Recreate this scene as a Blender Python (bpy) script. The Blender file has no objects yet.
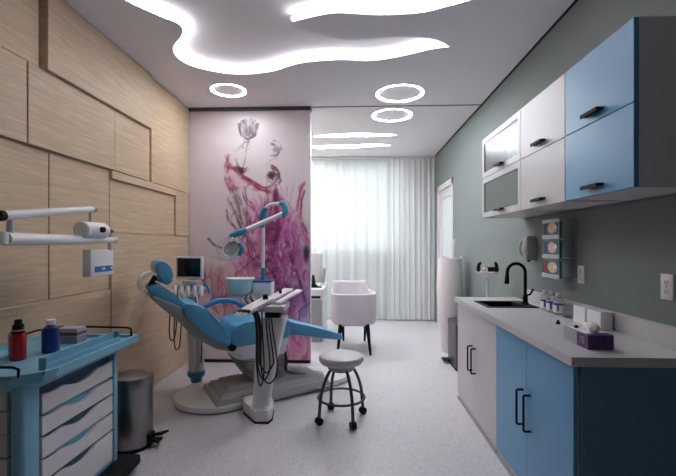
import bpy, bmesh, math, random
import numpy as np
from mathutils import Vector, Matrix
random.seed(7)
S = bpy.context.scene
COL = S.collection
PI = math.pi
# ------------------------------------------------------------------ camera, sky, light, exposure
F = 400.0
cd = bpy.data.cameras.new('camera'); cam = bpy.data.objects.new('camera', cd); COL.objects.link(cam)
cam.location = (0, 0, 1.37)
cam.rotation_euler = (PI/2, 0, math.atan(16/F))
cd.sensor_width = 36; cd.lens = 36*F/676; cd.shift_y = 7/676; cd.clip_start = 0.05
S.camera = cam
W = bpy.data.worlds.new('sky'); S.world = W; W.use_nodes = True
bg = W.node_tree.nodes['Background']
bg.inputs[0].default_value = (0.88, 0.97, 1.0, 1); bg.inputs[1].default_value = 1.0
EXPOSURE = 1.15
LED = 6.0
RING = 62.0
S.view_settings.view_transform = 'Standard'; S.view_settings.look = 'None'
S.view_settings.gamma = 1; S.view_settings.exposure = EXPOSURE
S.view_settings.use_curve_mapping = False

# ------------------------------------------------------------------ helpers
def srgb(r, g, b):
    f = lambda c: (c/255/12.92) if c/255 <= .04045 else ((c/255+.055)/1.055)**2.4
    return (f(r), f(g), f(b), 1)
def mat(name, rgb, rough=.5, metal=0, spec=.5, var=.04, scale=20, bump=0, bscale=200, coat=0, trans=0, alpha=1, emit=0, stretch=None):
    m = bpy.data.materials.new(name); m.use_nodes = True
    nt = m.node_tree; N = nt.nodes; L = nt.links
    p = N['Principled BSDF']
    c = srgb(*rgb)
    tc = N.new('ShaderNodeTexCoord'); nz = N.new('ShaderNodeTexNoise'); nz.inputs['Scale'].default_value = scale
    mp = N.new('ShaderNodeMapping'); L.new(tc.outputs['Object'], mp.inputs[0]); L.new(mp.outputs[0], nz.inputs[0])
    if stretch: mp.inputs['Scale'].default_value = stretch
    nz.inputs['Detail'].default_value = 4
    mx = N.new('ShaderNodeMix'); mx.data_type = 'RGBA'
    mx.inputs[6].default_value = tuple(x*(1-var) for x in c[:3])+(1,)
    mx.inputs[7].default_value = tuple(min(1, x*(1+var)) for x in c[:3])+(1,)
    L.new(nz.outputs[0], mx.inputs[0]); L.new(mx.outputs[2], p.inputs['Base Color'])
    p.inputs['Roughness'].default_value = rough; p.inputs['Metallic'].default_value = metal
    p.inputs['Specular IOR Level'].default_value = spec
    p.inputs['Coat Weight'].default_value = coat
    p.inputs['Transmission Weight'].default_value = trans
    p.inputs['Alpha'].default_value = alpha
    if emit:
        p.inputs['Emission Color'].default_value = c; p.inputs['Emission Strength'].default_value = emit
    if bump:
        n2 = N.new('ShaderNodeTexNoise'); n2.inputs['Scale'].default_value = bscale
        L.new(mp.outputs[0], n2.inputs[0])
        b = N.new('ShaderNodeBump'); b.inputs['Strength'].default_value = bump; b.inputs['Distance'].default_value = .002
        L.new(n2.outputs[0], b.inputs['Height']); L.new(b.outputs[0], p.inputs['Normal'])
    return m

class MB:
    def __init__(s): s.bm = bmesh.new()
    def _add(s, verts, faces):
        vs = [s.bm.verts.new(v) for v in verts]
        for f in faces:
            try: s.bm.faces.new([vs[i] for i in f])
            except ValueError: pass
        return vs
    def box(s, a, b, bev=0, seg=2, M=None):
        x0, y0, z0 = [min(p, q) for p, q in zip(a, b)]; x1, y1, z1 = [max(p, q) for p, q in zip(a, b)]
        t = bmesh.new()
        bmesh.ops.create_cube(t, size=1)
        for v in t.verts:
            v.co = Vector(((x0+x1)/2+v.co.x*(x1-x0), (y0+y1)/2+v.co.y*(y1-y0), (z0+z1)/2+v.co.z*(z1-z0)))
        if bev: bmesh.ops.bevel(t, geom=t.edges[:], offset=bev, segments=seg, profile=.5, affect='EDGES')
        s._merge(t, M); return s
    def _merge(s, t, M=None):
        t.verts.index_update()
        vs = [s.bm.verts.new((M @ v.co) if M else v.co) for v in t.verts]
        for f in t.faces:
            try: s.bm.faces.new([vs[v.index] for v in f.verts])
            except ValueError: pass
        t.free()
    def loft(s, rings, cap=True, M=None):
        """rings: lists of points with equal counts"""
        n = len(rings[0]); vs = []
        for r in rings: vs += [s.bm.verts.new((M @ Vector(p)) if M else p) for p in r]
        for k in range(len(rings)-1):
            for i in range(n):
                j = (i+1) % n
                s.bm.faces.new([vs[k*n+i], vs[k*n+j], vs[(k+1)*n+j], vs[(k+1)*n+i]])
        if cap:
            s.bm.faces.new(vs[:n][::-1]); s.bm.faces.new(vs[-n:])
        return s
    def tube(s, pts, r, seg=10, smooth=0, cap=True, M=None):
        pts = [Vector(p) for p in pts]
        if smooth: pts = catmull(pts, smooth)
        rs = r if isinstance(r, (list, tuple)) else [r]*len(pts)
        if len(rs) != len(pts):
            rs = [np.interp(i/(len(pts)-1)*(len(r)-1), range(len(r)), r) for i in range(len(pts))]
        tan = [(pts[min(i+1, len(pts)-1)]-pts[max(i-1, 0)]).normalized() for i in range(len(pts))]
        up = Vector((0, 0, 1)) if abs(tan[0].z) < .9 else Vector((1, 0, 0))
        nrm = (up-tan[0]*up.dot(tan[0])).normalized(); rings = []
        for p, t, q in zip(pts, tan, rs):
            nrm = (nrm-t*nrm.dot(t))
            nrm = nrm.normalized() if nrm.length > 1e-6 else t.orthogonal().normalized()
            b = t.cross(nrm)
            rings.append([p+(nrm*math.cos(a)+b*math.sin(a))*q for a in [2*PI*i/seg for i in range(seg)]])
        return s.loft(rings, cap, M)
    def lathe(s, prof, c, seg=32, M=None, sx=1, sy=1):
        """prof [(r,z)...] about vertical axis at c"""
        rings = [[(c[0]+r*sx*math.cos(2*PI*i/seg), c[1]+r*sy*math.sin(2*PI*i/seg), c[2]+z) for i in range(seg)] for r, z in [(max(r, 1e-4), z) for r, z in prof]]
        return s.loft(rings, True, M)
    def prism(s, poly, z0, z1, M=None, bev=0):
        t = bmesh.new()
        b = [t.verts.new((x, y, z0)) for x, y in poly]; c = [t.verts.new((x, y, z1)) for x, y in poly]
        n = len(poly)
        t.faces.new(b[::-1]); t.faces.new(c)
        for i in range(n): t.faces.new([b[i], b[(i+1) % n], c[(i+1) % n], c[i]])
        if bev: bmesh.ops.bevel(t, geom=t.edges[:], offset=bev, segments=2, profile=.5, affect='EDGES')
        s._merge(t, M); return s
def catmull(P, k):
    out = []
    for i in range(len(P)-1):
        a, b, c, d = P[max(i-1, 0)], P[i], P[i+1], P[min(i+2, len(P)-1)]
        for j in range(k):
            t = j/k
            out.append(.5*((2*b)+(c-a)*t+(2*a-5*b+4*c-d)*t*t+(3*b-a-3*c+d)*t**3))
    out.append(P[-1]); return out
WM = {}
def link(name, mb, m, parent=None, origin=None, smooth=True):
    """verts are in world space; child meshes are stored relative to their root"""
    bmesh.ops.recalc_face_normals(mb.bm, faces=mb.bm.faces[:])
    me = bpy.data.meshes.new(name)
    if parent: M = WM[parent.name]
    else:
        if origin is None:
            xs = [v.co for v in mb.bm.verts]
            origin = ((min(v.x for v in xs)+max(v.x for v in xs))/2, (min(v.y for v in xs)+max(v.y for v in xs))/2, min(v.z for v in xs))
        M = Matrix.Translation(origin)
    I = M.inverted()
    for v in mb.bm.verts: v.co = I @ v.co
    mb.bm.to_mesh(me); mb.bm.free()
    if smooth:
        for p in me.polygons: p.use_smooth = True
        me.set_sharp_from_angle(angle=math.radians(38))
    me.materials.append(m)
    o = bpy.data.objects.new(name, me); COL.objects.link(o)
    WM[o.name] = M
    if parent: o.parent = parent
    else: o.location = origin
    return o
def tag(o, label, cat, group=None, kind=None):
    o['label'] = label; o['category'] = cat
    if group: o['group'] = group
    if kind: o['kind'] = kind
    return o
def thing(name, label, cat, loc, group=None):
    o = bpy.data.objects.new(name, None); COL.objects.link(o); o.empty_display_size = .05
    o.location = loc; WM[o.name] = Matrix.Translation(loc)
    return tag(o, label, cat, group)
def struct(name, mb, m, label=None):
    o = link(name, mb, m, smooth=False); o['kind'] = 'structure'; o['category'] = name.split('_')[0]
    o['label'] = label or name.replace('_', ' ')
    return o
def dup(root, loc, label):
    r = root.copy(); COL.objects.link(r); r.location = loc; r['label'] = label
    for ch in list(root.children):
        c = ch.copy(); COL.objects.link(c); c.parent = r
        for g in ch.children:
            d = g.copy(); COL.objects.link(d); d.parent = c
    return r
def rrect(x0, y0, x1, y1, r, k=5):
    out = []
    for cx, cy, a0 in ((x1-r, y1-r, 0), (x0+r, y1-r, 90), (x0+r, y0+r, 180), (x1-r, y0+r, 270)):
        for i in range(k+1):
            a = math.radians(a0+90*i/k); out.append((cx+r*math.cos(a), cy+r*math.sin(a)))
    return out
# maps XY prism coords onto other planes: 'xz' extrudes along Y, 'yz' extrudes along X
M_XZ = Matrix(((1, 0, 0, 0), (0, 0, 1, 0), (0, 1, 0, 0), (0, 0, 0, 1)))
M_YZ = Matrix(((0, 0, 1, 0), (1, 0, 0, 0), (0, 1, 0, 0), (0, 0, 0, 1)))

# ------------------------------------------------------------------ materials
m_white = mat('white_lacquer', (222, 218, 222), .35)
m_cab = mat('white_laminate', (198, 192, 196), .4)
m_plastic = mat('white_plastic', (228, 226, 228), .35)
m_gray = mat('grey_plastic', (150, 150, 154), .45)
m_lgray = mat('light_grey_plastic', (190, 189, 192), .45)
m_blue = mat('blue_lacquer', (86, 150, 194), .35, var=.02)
m_blueshade = mat('blue_lacquer_shaded', (84, 126, 156), .45, var=.02)  # door blue with the near end panel's shade put into the colour
m_vinyl = mat('blue_vinyl', (84, 156, 194), .38, bump=.1)
m_teal = mat('teal_plastic', (50, 132, 158), .35)
m_cart = mat('cart_blue', (122, 178, 204), .4)
m_cartd = mat('cart_dark_blue', (40, 78, 108), .5)
m_black = mat('black_metal', (16, 16, 18), .65, spec=.15)
m_rubber = mat('black_rubber', (18, 17, 19), .6, spec=.2)
m_steel = mat('brushed_steel', (150, 148, 147), .32, metal=1, var=.1, scale=4, stretch=(1, 1, .1))
m_dsteel = mat('dark_steel', (78, 75, 78), .4, metal=.6)
m_chrome = mat('chrome', (190, 190, 195), .15, metal=1)
m_ceil = mat('ceiling_paint', (238, 234, 238), .8, bump=.05)
m_leather = mat('white_leather', (214, 208, 214), .45, bump=.15)
m_led = mat('led_diffuser', (248, 248, 253), .5, emit=LED)
m_led2 = mat('led_diffuser_back', (242, 250, 253), .5, emit=40)
m_ringfill = mat('added_ring_diffuser', (242, 250, 253), .5, emit=80)  # emitter for the two added rings behind the partition
m_ring = mat('ring_diffuser', (247, 248, 252), .5, emit=RING)
m_top = mat('quartz_worktop', (192, 190, 192), .3, var=.05, scale=12)
m_clear = mat('clear_plastic', (235, 240, 242), .05, trans=.95)
m_clear.node_tree.nodes['Principled BSDF'].inputs['IOR'].default_value = 1.15
m_purple = mat('purple_card', (88, 44, 108), .45)
m_paper = mat('white_paper', (232, 232, 234), .7)
m_red = mat('red_liquid', (168, 24, 26), .25)
m_bluebottle = mat('cobalt_bottle', (22, 50, 120), .2)
m_violet = mat('violet_print', (84, 62, 160), .5)
m_dark = mat('dark_gap', (14, 15, 18), .8)
m_screen = mat('dark_screen', (8, 8, 10), .15)
m_hose = mat('black_hose', (20, 18, 20), .4)
m_browncord = mat('brown_hose', (84, 52, 42), .5)

# right wall paint
m_wallr = mat('grey_green_paint', (119, 126, 126), .75, bump=.05)
m_backwall = mat('back_wall_paint', (190, 196, 196), .8)

def wood_mat():
    m = bpy.data.materials.new('oak_cladding'); m.use_nodes = True
    nt = m.node_tree; N = nt.nodes; L = nt.links; p = N['Principled BSDF']
    tc = N.new('ShaderNodeTexCoord'); mp = N.new('ShaderNodeMapping'); L.new(tc.outputs['Object'], mp.inputs[0])
    mp.inputs['Scale'].default_value = (3, 1.2, 22)
    n1 = N.new('ShaderNodeTexNoise'); n1.inputs['Scale'].default_value = 2.2; n1.inputs['Detail'].default_value = 8; n1.inputs['Distortion'].default_value = 1.2
    L.new(mp.outputs[0], n1.inputs[0])
    n2 = N.new('ShaderNodeTexNoise'); n2.inputs['Scale'].default_value = .9; n2.inputs['Detail'].default_value = 3
    L.new(tc.outputs['Object'], n2.inputs[0])
    mp3 = N.new('ShaderNodeMapping'); mp3.inputs['Scale'].default_value = (8, 4, 160); L.new(tc.outputs['Object'], mp3.inputs[0])
    n3 = N.new('ShaderNodeTexNoise'); n3.inputs['Scale'].default_value = 2.5; n3.inputs['Detail'].default_value = 3; L.new(mp3.outputs[0], n3.inputs[0])
    cr = N.new('ShaderNodeValToRGB'); cr.color_ramp.elements[0].position = .3; cr.color_ramp.elements[1].position = .72
    cr.color_ramp.elements[0].color = srgb(196, 170, 140); cr.color_ramp.elements[1].color = srgb(220, 197, 166)
    ad = N.new('ShaderNodeMath'); ad.operation = 'ADD'
    mm = N.new('ShaderNodeMath'); mm.operation = 'MULTIPLY_ADD'; mm.inputs[1].default_value = .4; mm.inputs[2].default_value = -.2
    L.new(n2.outputs[0], mm.inputs[0]); L.new(n1.outputs[0], ad.inputs[0]); L.new(mm.outputs[0], ad.inputs[1])
    ad2 = N.new('ShaderNodeMath'); ad2.operation = 'ADD'; m2 = N.new('ShaderNodeMath'); m2.operation = 'MULTIPLY_ADD'; m2.inputs[1].default_value = .5; m2.inputs[2].default_value = -.25
    L.new(n3.outputs[0], m2.inputs[0]); L.new(ad.outputs[0], ad2.inputs[0]); L.new(m2.outputs[0], ad2.inputs[1])
    L.new(ad2.outputs[0], cr.inputs[0]); L.new(cr.outputs[0], p.inputs['Base Color'])
    b = N.new('ShaderNodeBump'); b.inputs['Strength'].default_value = .25; b.inputs['Distance'].default_value = .002
    L.new(n1.outputs[0], b.inputs['Height']); L.new(b.outputs[0], p.inputs['Normal'])
    p.inputs['Roughness'].default_value = .55
    return m
m_wood = wood_mat()
def floor_mat():
    m = bpy.data.materials.new('speckled_vinyl_floor'); m.use_nodes = True
    nt = m.node_tree; N = nt.nodes; L = nt.links; p = N['Principled BSDF']
    tc = N.new('ShaderNodeTexCoord')
    v = N.new('ShaderNodeTexVoronoi'); v.inputs['Scale'].default_value = 120; L.new(tc.outputs['Object'], v.inputs[0])
    sp = N.new('ShaderNodeSeparateColor'); L.new(v.outputs['Color'], sp.inputs[0])
    cr = N.new('ShaderNodeValToRGB'); e = cr.color_ramp.elements
    e[0].position = 0; e[0].color = srgb(128, 120, 124); e[1].position = 1; e[1].color = srgb(216, 210, 216)
    for pos, c in ((.04, (150, 142, 146)), (.08, (196, 191, 196)), (.8, (204, 199, 204)), (.88, (218, 213, 218))):
        q = cr.color_ramp.elements.new(pos); q.color = srgb(*c)
    L.new(sp.outputs[0], cr.inputs[0])
    n = N.new('ShaderNodeTexNoise'); n.inputs['Scale'].default_value = 90; n.inputs['Detail'].default_value = 4; L.new(tc.outputs['Object'], n.inputs[0])
    mx = N.new('ShaderNodeMix'); mx.data_type = 'RGBA'; mx.inputs[0].default_value = .45
    cr2 = N.new('ShaderNodeValToRGB'); cr2.color_ramp.elements[0].position = .35; cr2.color_ramp.elements[0].color = srgb(190, 185, 190)
    cr2.color_ramp.elements[1].position = .6; cr2.color_ramp.elements[1].color = srgb(212, 207, 212)
    L.new(n.outputs[0], cr2.inputs[0]); L.new(cr.outputs[0], mx.inputs[6]); L.new(cr2.outputs[0], mx.inputs[7])
    L.new(mx.outputs[2], p.inputs['Base Color']); p.inputs['Roughness'].default_value = .33
    p.inputs['Specular IOR Level'].default_value = .45
    return m
m_floor = floor_mat()

# ------------------------------------------------------------------ room shell
XL, XR, YB, YF, ZC = -1.965, 1.455, -0.9, 7.46, 2.97
YP = 4.62
b = MB().box((XL-.15, YB-.15, -.12), (XR+.15, YF+.15, 0)); struct('floor', b, m_floor, 'pale speckled vinyl floor')
b = MB().box((XL-.15, YB-.15, 0), (XL, YF+.15, 3.2)); wl = struct('wall_left', b, m_wood, 'left wall clad in oak panels of several depths')
b = MB().box((XL, YB-.15, 0), (XR, YB, 3.2)); struct('wall_rear', b, m_wallr, 'wall behind the viewpoint')
# right wall with door opening
DY0, DY1, DZ = 6.02, 6.98, 2.3
b = MB().box((XR, YB-.15, 0), (XR+.15, DY0, 3.2)); b.box((XR, DY1, 0), (XR+.15, YF+.15, 3.2)); b.box((XR, DY0, DZ), (XR+.15, DY1, 3.2))
struct('wall_right', b, m_wallr, 'grey green painted wall on the right')
# back wall with window
WX0, WX1, WZ0, WZ1 = -1.6, .98, 1.22, 2.9
b = MB().box((XL, YF, 0), (WX0, YF+.15, 3.2)); b.box((WX1, YF, 0), (XR, YF+.15, 3.2))
b.box((WX0, YF, 0), (WX1, YF+.15, WZ0)); b.box((WX0, YF, WZ1), (WX1, YF+.15, 3.2))
struct('wall_back', b, m_backwall, 'pale end wall behind the curtain')
# window
b = MB()
for x in (WX0, -.2, WX1-.05): b.box((x, YF+.03, WZ0), (x+.05, YF+.09, WZ1))
b.box((WX0, YF+.03, WZ0), (WX1, YF+.09, WZ0+.05)); b.box((WX0, YF+.03, WZ1-.05), (WX1, YF+.09, WZ1))
win = struct('window_1', b, m_white, 'bright wide window behind sheer curtain')
m_glass = bpy.data.materials.new('window_glass'); m_glass.use_nodes = True
nt = m_glass.node_tree; nt.nodes.remove(nt.nodes['Principled BSDF'])
tr = nt.nodes.new('ShaderNodeBsdfTransparent'); gl = nt.nodes.new('ShaderNodeBsdfGlossy'); gl.inputs['Roughness'].default_value = .03
ms = nt.nodes.new('ShaderNodeMixShader'); fr = nt.nodes.new('ShaderNodeFresnel'); fr.inputs[0].default_value = 1.45
nt.links.new(fr.outputs[0], ms.inputs[0]); nt.links.new(tr.outputs[0], ms.inputs[1]); nt.links.new(gl.outputs[0], ms.inputs[2])
nt.links.new(ms.outputs[0], nt.nodes['Material Output'].inputs[0])
link('pane', MB().box((WX0+.04, YF+.055, WZ0+.04), (WX1-.04, YF+.065, WZ1-.04)), m_glass, win)
# portal so daylight through the window samples cleanly
pl = bpy.data.lights.new('window_portal', 'AREA'); pl.shape = 'RECTANGLE'; pl.size = WX1-WX0; pl.size_y = WZ1-WZ0; pl.cycles.is_portal = True
po = bpy.data.objects.new('window_portal', pl); COL.objects.link(po); po.location = ((WX0+WX1)/2, YF+.2, (WZ0+WZ1)/2); po.rotation_euler = (-PI/2, 0, 0)

# door in right wall
b = MB()
b.box((XR-.006, DY0-.07, 0), (XR+.1, DY0+.01, DZ+.07)); b.box((XR-.006, DY1-.01, 0), (XR+.1, DY1+.07, DZ+.07)); b.box((XR-.006, DY0-.07, DZ-.01), (XR+.1, DY1+.07, DZ+.07))
dr = struct('door_1', b, m_white, 'white framed door near the curtain')
b = MB().box((XR+.03, DY0+.01, 0.01), (XR+.07, DY0+.13, DZ-.01), .003); b.box((XR+.03, DY1-.13, .01), (XR+.07, DY1-.01, DZ-.01), .003)
b.box((XR+.03, DY0+.1, DZ-.16), (XR+.07, DY1-.1, DZ-.01), .003); b.box((XR+.03, DY0+.1, .01), (XR+.07, DY1-.1, .3), .003)
ds = link('door_leaf', b, m_white, dr, smooth=False)
m_frost = mat('frosted_panel', (226, 236, 240), .3)
link('frosted_glass', MB().box((XR+.045, DY0+.12, .29), (XR+.055, DY1-.12, DZ-.15)), m_frost, ds)
b = MB().tube([(XR-.02, DY0+.07, 1.05), (XR-.02, DY0+.2, 1.05)], .009); b.tube([(XR+.03, DY0+.07, 1.05), (XR-.02, DY0+.07, 1.05)], .01)
link('door_handle', b, m_chrome, dr)

# partition with mural
b = MB().box((XL, YP+.012, 0), (-.505, YP+.1, ZC)); pt = struct('wall_partition', b, m_white, 'partition carrying the floral ink mural')
link('skirting', MB().box((XL, YP-.012, 0), (-.505, YP+.012, .035)), m_dark, pt, smooth=False)
link('top_rail', MB().box((XL, YP-.03, ZC-.035), (-.50, YP+.1, ZC)), mat('rail_brown', (70, 60, 62), .5), pt, smooth=False)

def mural():
    # painted in a 123 x 255 frame: u to the right from the wood wall, v downward from the ceiling rail
    k = 2; Wd, Hd = 123, 255; nx, ny = Wd*k+1, Hd*k+1
    uu, vv = np.meshgrid(np.linspace(0, Wd, nx), np.linspace(0, Hd, ny))
    rng = np.random.RandomState(5)
    def noise(x, y, s):
        g = rng.rand(80, 80); x = (x/s) % 78; y = (y/s) % 78
        i = x.astype(int); j = y.astype(int); fx = x-i; fy = y-j; fx = fx*fx*(3-2*fx); fy = fy*fy*(3-2*fy)
        return (g[j, i]*(1-fx)+g[j, i+1]*fx)*(1-fy)+(g[j+1, i]*(1-fx)+g[j+1, i+1]*fx)*fy
    def fbm(x, y, s, o=4):
        t = 0; a = 1; w = 0
        for _ in range(o): t = t+a*noise(x+1000, y+1000, s); w += a; a *= .55; s /= 2
        return t/w
    img = np.ones((ny, nx, 3))*np.array([216, 204, 209])
    img += (fbm(uu, vv, 40)[..., None]-.5)*14
    def blend(col, a):
        a = np.clip(a, 0, 1)[..., None]; img[:] = img*(1-a)+np.array(col)*a
    def dist_poly(pts):
        d = np.full(uu.shape, 1e9)
        for (x0, y0), (x1, y1) in zip(pts[:-1], pts[1:]):
            dx, dy = x1-x0, y1-y0; L2 = dx*dx+dy*dy+1e-9
            t = np.clip(((uu-x0)*dx+(vv-y0)*dy)/L2, 0, 1)
            d = np.minimum(d, np.hypot(uu-x0-t*dx, vv-y0-t*dy))
        return d
    def ell(cx, cy, rx, ry, soft=.5):
        return np.clip((1-np.hypot((uu-cx)/rx, (vv-cy)/ry))/soft, 0, 1)
    def smooth_poly(p, k=5): return [(q.x, q.y) for q in catmull([Vector((a, b_, 0)) for a, b_ in p], k)]
    def stroke(p, w, col, a=.8, jit=.0, n=1, soft=1.0):
        for _ in range(n):
            q = smooth_poly([(x+rng.randn()*jit, y+rng.randn()*jit) for x, y in p])
            d = dist_poly(q); w2 = w*(.35+1.1*INK2)
            blend(col, a*np.clip((w2-d)/soft+.5, 0, 1)*np.clip(INK*1.6-.25, 0, 1))
    # smoke masses
    INK = fbm(uu+30, vv+30, 5, 3); INK = (INK-INK.min())/(INK.max()-INK.min()); INK2 = fbm(uu+60, vv+20, 9, 2)
    wu = uu+18*(fbm(uu, vv, 26)-.5); wv = vv+26*(fbm(uu+50, vv, 30)-.5)
    def mass(cx, cy, rx, ry, c1, c2, amt, s=14, thin=.09):
        m = ell(cx+0, cy, rx, ry, .55)
        m = np.clip(m*1.3-.9*fbm(wu, wv, s*1.6)*(1-m*.75), 0, 1)
        n = fbm(wu*1.4, wv*.7, s)
        blend(c1, m*amt*np.clip(.05+1.0*n+.5*(INK2-.5), 0, 1))
        q = fbm(wu*1.5+13*s, wv*.42, s*2.0, 3)*6
        fr = q-np.floor(q); veil = (1-fr)**4+.5*np.clip(1-np.abs(fr-.5)/.06, 0, 1)*INK
        blend(c2, np.clip(m*1.3, 0, 1)*np.clip(veil, 0, 1)*amt*1.15)
        blend((232, 214, 222), m*np.clip((fr-.7)/.3, 0, 1)**2*.4)
    mass(90, 165, 50, 80, (206, 128, 176), (150, 60, 112), .6)
    mass(78, 130, 34, 60, (198, 110, 160), (130, 40, 90), .6)
    mass(60, 190, 50, 50, (206, 130, 166), (140, 64, 92), .6)
    mass(20, 195, 28, 48, (196, 130, 142), (110, 50, 60), .5)
    mass(104, 160, 30, 60, (190, 104, 172), (134, 40, 110), .65)
    mass(108, 205, 26, 40, (148, 112, 196), (90, 60, 150), .8, thin=.1)
    mass(110, 238, 30, 30, (222, 130, 178), (206, 70, 140), .9)
    mass(60, 150, 20, 30, (216, 140, 180), (120, 36, 84), .6)
    mass(84, 196, 30, 24, (190, 74, 136), (96, 22, 64), .8)
    mass(82, 118, 16, 34, (150, 60, 120), (80, 20, 56), .8)
    # filaments
    for _ in range(120):
        x = rng.uniform(52, 112); y = rng.uniform(110, 225); p = [(x, y)]
        ang = rng.uniform(-2.2, -.9)
        for _ in range(4):
            ang += rng.randn()*.5; x += 9*math.cos(ang); y += 11*math.sin(ang); p.append((x, y))
        c = [(150, 46, 108), (96, 28, 66), (196, 84, 158), (206, 120, 180)][rng.randint(4)]
        stroke(p, rng.uniform(.2, 1.1), c, rng.uniform(.35, .85), soft=1.1)
    for _ in range(34):
        x = rng.uniform(0, 55); y = rng.uniform(165, 235); p = [(x, y)]; ang = rng.uniform(-2.4, -.6)
        for _ in range(4):
            ang += rng.randn()*.6; x += 8*math.cos(ang); y += 8*math.sin(ang); p.append((x, y))
        stroke(p, rng.uniform(.2, .8), [(120, 50, 58), (84, 34, 44), (176, 84, 110)][rng.randint(3)], rng.uniform(.25, .6), soft=1.2)
    # tulip head: looping grey strokes
    for dx, ry, rx in ((-6, 8, 2.6), (-3, 9, 2.2), (0, 8, 2.4), (3, 9.5, 2.0), (6, 8, 2.6), (4.5, 6, 3), (-4.5, 6, 3)):
        for _ in range(2):
            p = [(60+dx+rx*math.cos(t*.9+.4)+rng.randn()*.4, 18+ry*math.sin(t*.9+.4)+rng.randn()*.4) for t in range(8)]
            stroke(p, .55, (62, 50, 56), .75)
    stroke([(50, 13), (52, 23), (59, 29), (67, 24), (70, 13)], 1.0, (60, 48, 54), .75, .4, 2)
    blend((112, 98, 106), .5*ell(60, 19, 10, 11, .5)*(.5+INK))
    for _ in range(5): stroke([(59+rng.randn()*2, 30), (57+rng.randn()*4, 36), (56+rng.randn()*5, 41)], .4, (90, 74, 82), .6)
    # stem down to the dark knot
    stroke([(60, 30), (58, 42), (56, 54), (53, 62)], .7, (70, 46, 56), .75)
    stroke([(63, 33), (61, 36), (59, 33)], .6, (90, 70, 78), .5)
    for a in range(7): stroke([(53, 64), (53+rng.randn()*4, 58+rng.randn()*3), (50+rng.randn()*6, 54+rng.randn()*6)], .7, (80, 36, 56), .6)
    blend((60, 26, 42), .85*ell(53, 62, 4, 5, .5))
    # left pink sweep
    blend((206, 128, 150), .45*ell(46, 72, 14, 12, .9)*fbm(uu, vv, 8)*1.6)
    for p in ([(40, 46), (39, 58), (42, 74), (50, 80)], [(38, 56), (46, 60), (53, 66), (64, 74), (78, 80), (86, 74)], [(40, 58), (38, 70), (44, 82), (46, 88)], [(53, 66), (62, 72), (72, 80), (84, 84)]):
        stroke(p, .7, (176, 78, 104), .4, 1.6, 6)
        stroke(p, .4, (110, 40, 60), .6, 1.3, 4)
    blend((150, 40, 74), .6*ell(41, 57, 4, 5, .8)); blend((190, 60, 96), .6*ell(71, 80, 9, 3.5, .8))
    # dark wisps
    for p in ([(42, 82), (48, 96), (56, 110)], [(46, 80), (54, 94), (60, 108), (61, 118)], [(38, 88), (46, 104), (54, 118)]):
        stroke(p, .8, (96, 74, 84), .5, 1.6, 4)
    stroke([(52, 118), (58, 126), (62, 138)], .9, (120, 60, 86), .5, 2, 5)
    # second bud, a crescent
    stroke([(84, 34), (91, 38), (90, 45), (84, 46)], 1.2, (66, 56, 62), .7)
    stroke([(86, 31), (92, 33), (94, 40)], .6, (100, 86, 92), .6, .5, 3)
    blend((90, 78, 86), .5*ell(88, 40, 4, 4, .7))
    stroke([(78, 56), (84, 50), (90, 48)], .5, (110, 92, 100), .6)
    stroke([(84, 58), (90, 62), (92, 70), (86, 74), (80, 68)], .6, (66, 30, 44), .7, 1.6, 5)
    blend((60, 22, 38), .85*ell(84, 66, 6, 5, .6))
    # cone and trunk of colour
    for i in range(9): stroke([(88, 78+i*2), (90-i*.6, 92), (88+rng.randn()*3, 108)], 1.3, (120, 30, 74), .4, 1)
    blend((96, 20, 54), .8*ell(88, 88, 4, 12, .6))
    for i in range(14): stroke([(90+rng.randn()*3, 80+rng.rand()*14), (98+rng.randn()*5, 104), (96+rng.randn()*9, 134), (90+rng.randn()*12, 160)], .6, (176, 70, 140), .35, 1)
    # right edge plume
    stroke([(116, 74), (111, 88), (110, 104), (116, 120), (120, 134)], .8, (180, 66, 112), .5, 1.0, 5)
    stroke([(117, 82), (113, 96), (114, 110), (120, 126)], .8, (130, 40, 80), .6, .6, 3)
    blend((60, 34, 50), .8*ell(119, 146, 4, 12, .6))
    for p in ([(97, 128), (104, 150), (112, 172), (116, 196)], [(70, 150), (84, 166), (92, 186)], [(60, 176), (76, 170), (88, 160)], [(92, 120), (86, 144), (74, 164)]):
        stroke(p, 1.0, (92, 26, 60), .5, 1.2, 3)
    for (x, y, rx, ry) in ((80, 122, 6, 8), (70, 158, 6, 5), (36, 192, 6, 7), (76, 196, 6, 5), (100, 180, 5, 6), (110, 222, 5, 8)):
        blend((104, 34, 66), .65*ell(x, y, rx, ry, .9)*fbm(wu, wv, 6)*1.5)
    blend((236, 206, 222), .7*ell(92, 232, 12, 20, .8)*fbm(wu, wv, 12))
    img = np.clip(img, 0, 255)/255
    lin = np.where(img <= .04045, img/12.92, ((img+.055)/1.055)**2.4)
    x0, x1 = XL+.035, -.505
    z1 = ZC-.035; z0 = .03
    X = x0+(x1-x0)*uu/Wd; Z = z1+(z0-z1)*vv/Hd
    n = nx*ny
    co = np.stack([X.ravel()-x0, np.zeros(n), Z.ravel()-z0], 1)
    idx = np.arange(n).reshape(ny, nx)
    q = np.stack([idx[:-1, :-1], idx[1:, :-1], idx[1:, 1:], idx[:-1, 1:]], -1).reshape(-1, 4)
    # thickness: a back sheet and edges
    back = [(0, .01, z1-z0), (x1-x0, .01, z1-z0), (x1-x0, .01, 0), (0, .01, 0)]
    me = bpy.data.meshes.new('mural')
    c = [int(idx[0, 0]), int(idx[0, -1]), int(idx[-1, -1]), int(idx[-1, 0])]
    faces = q.tolist()+[[n, n+1, n+2, n+3]]
    me.from_pydata(co.tolist()+back, [], faces); me.update()
    ca = me.color_attributes.new('ink', 'FLOAT_COLOR', 'POINT')
    arr = np.ones((n+4, 4), dtype=np.float32); arr[:n, :3] = lin.reshape(-1, 3); arr[n:, :3] = .5
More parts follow.
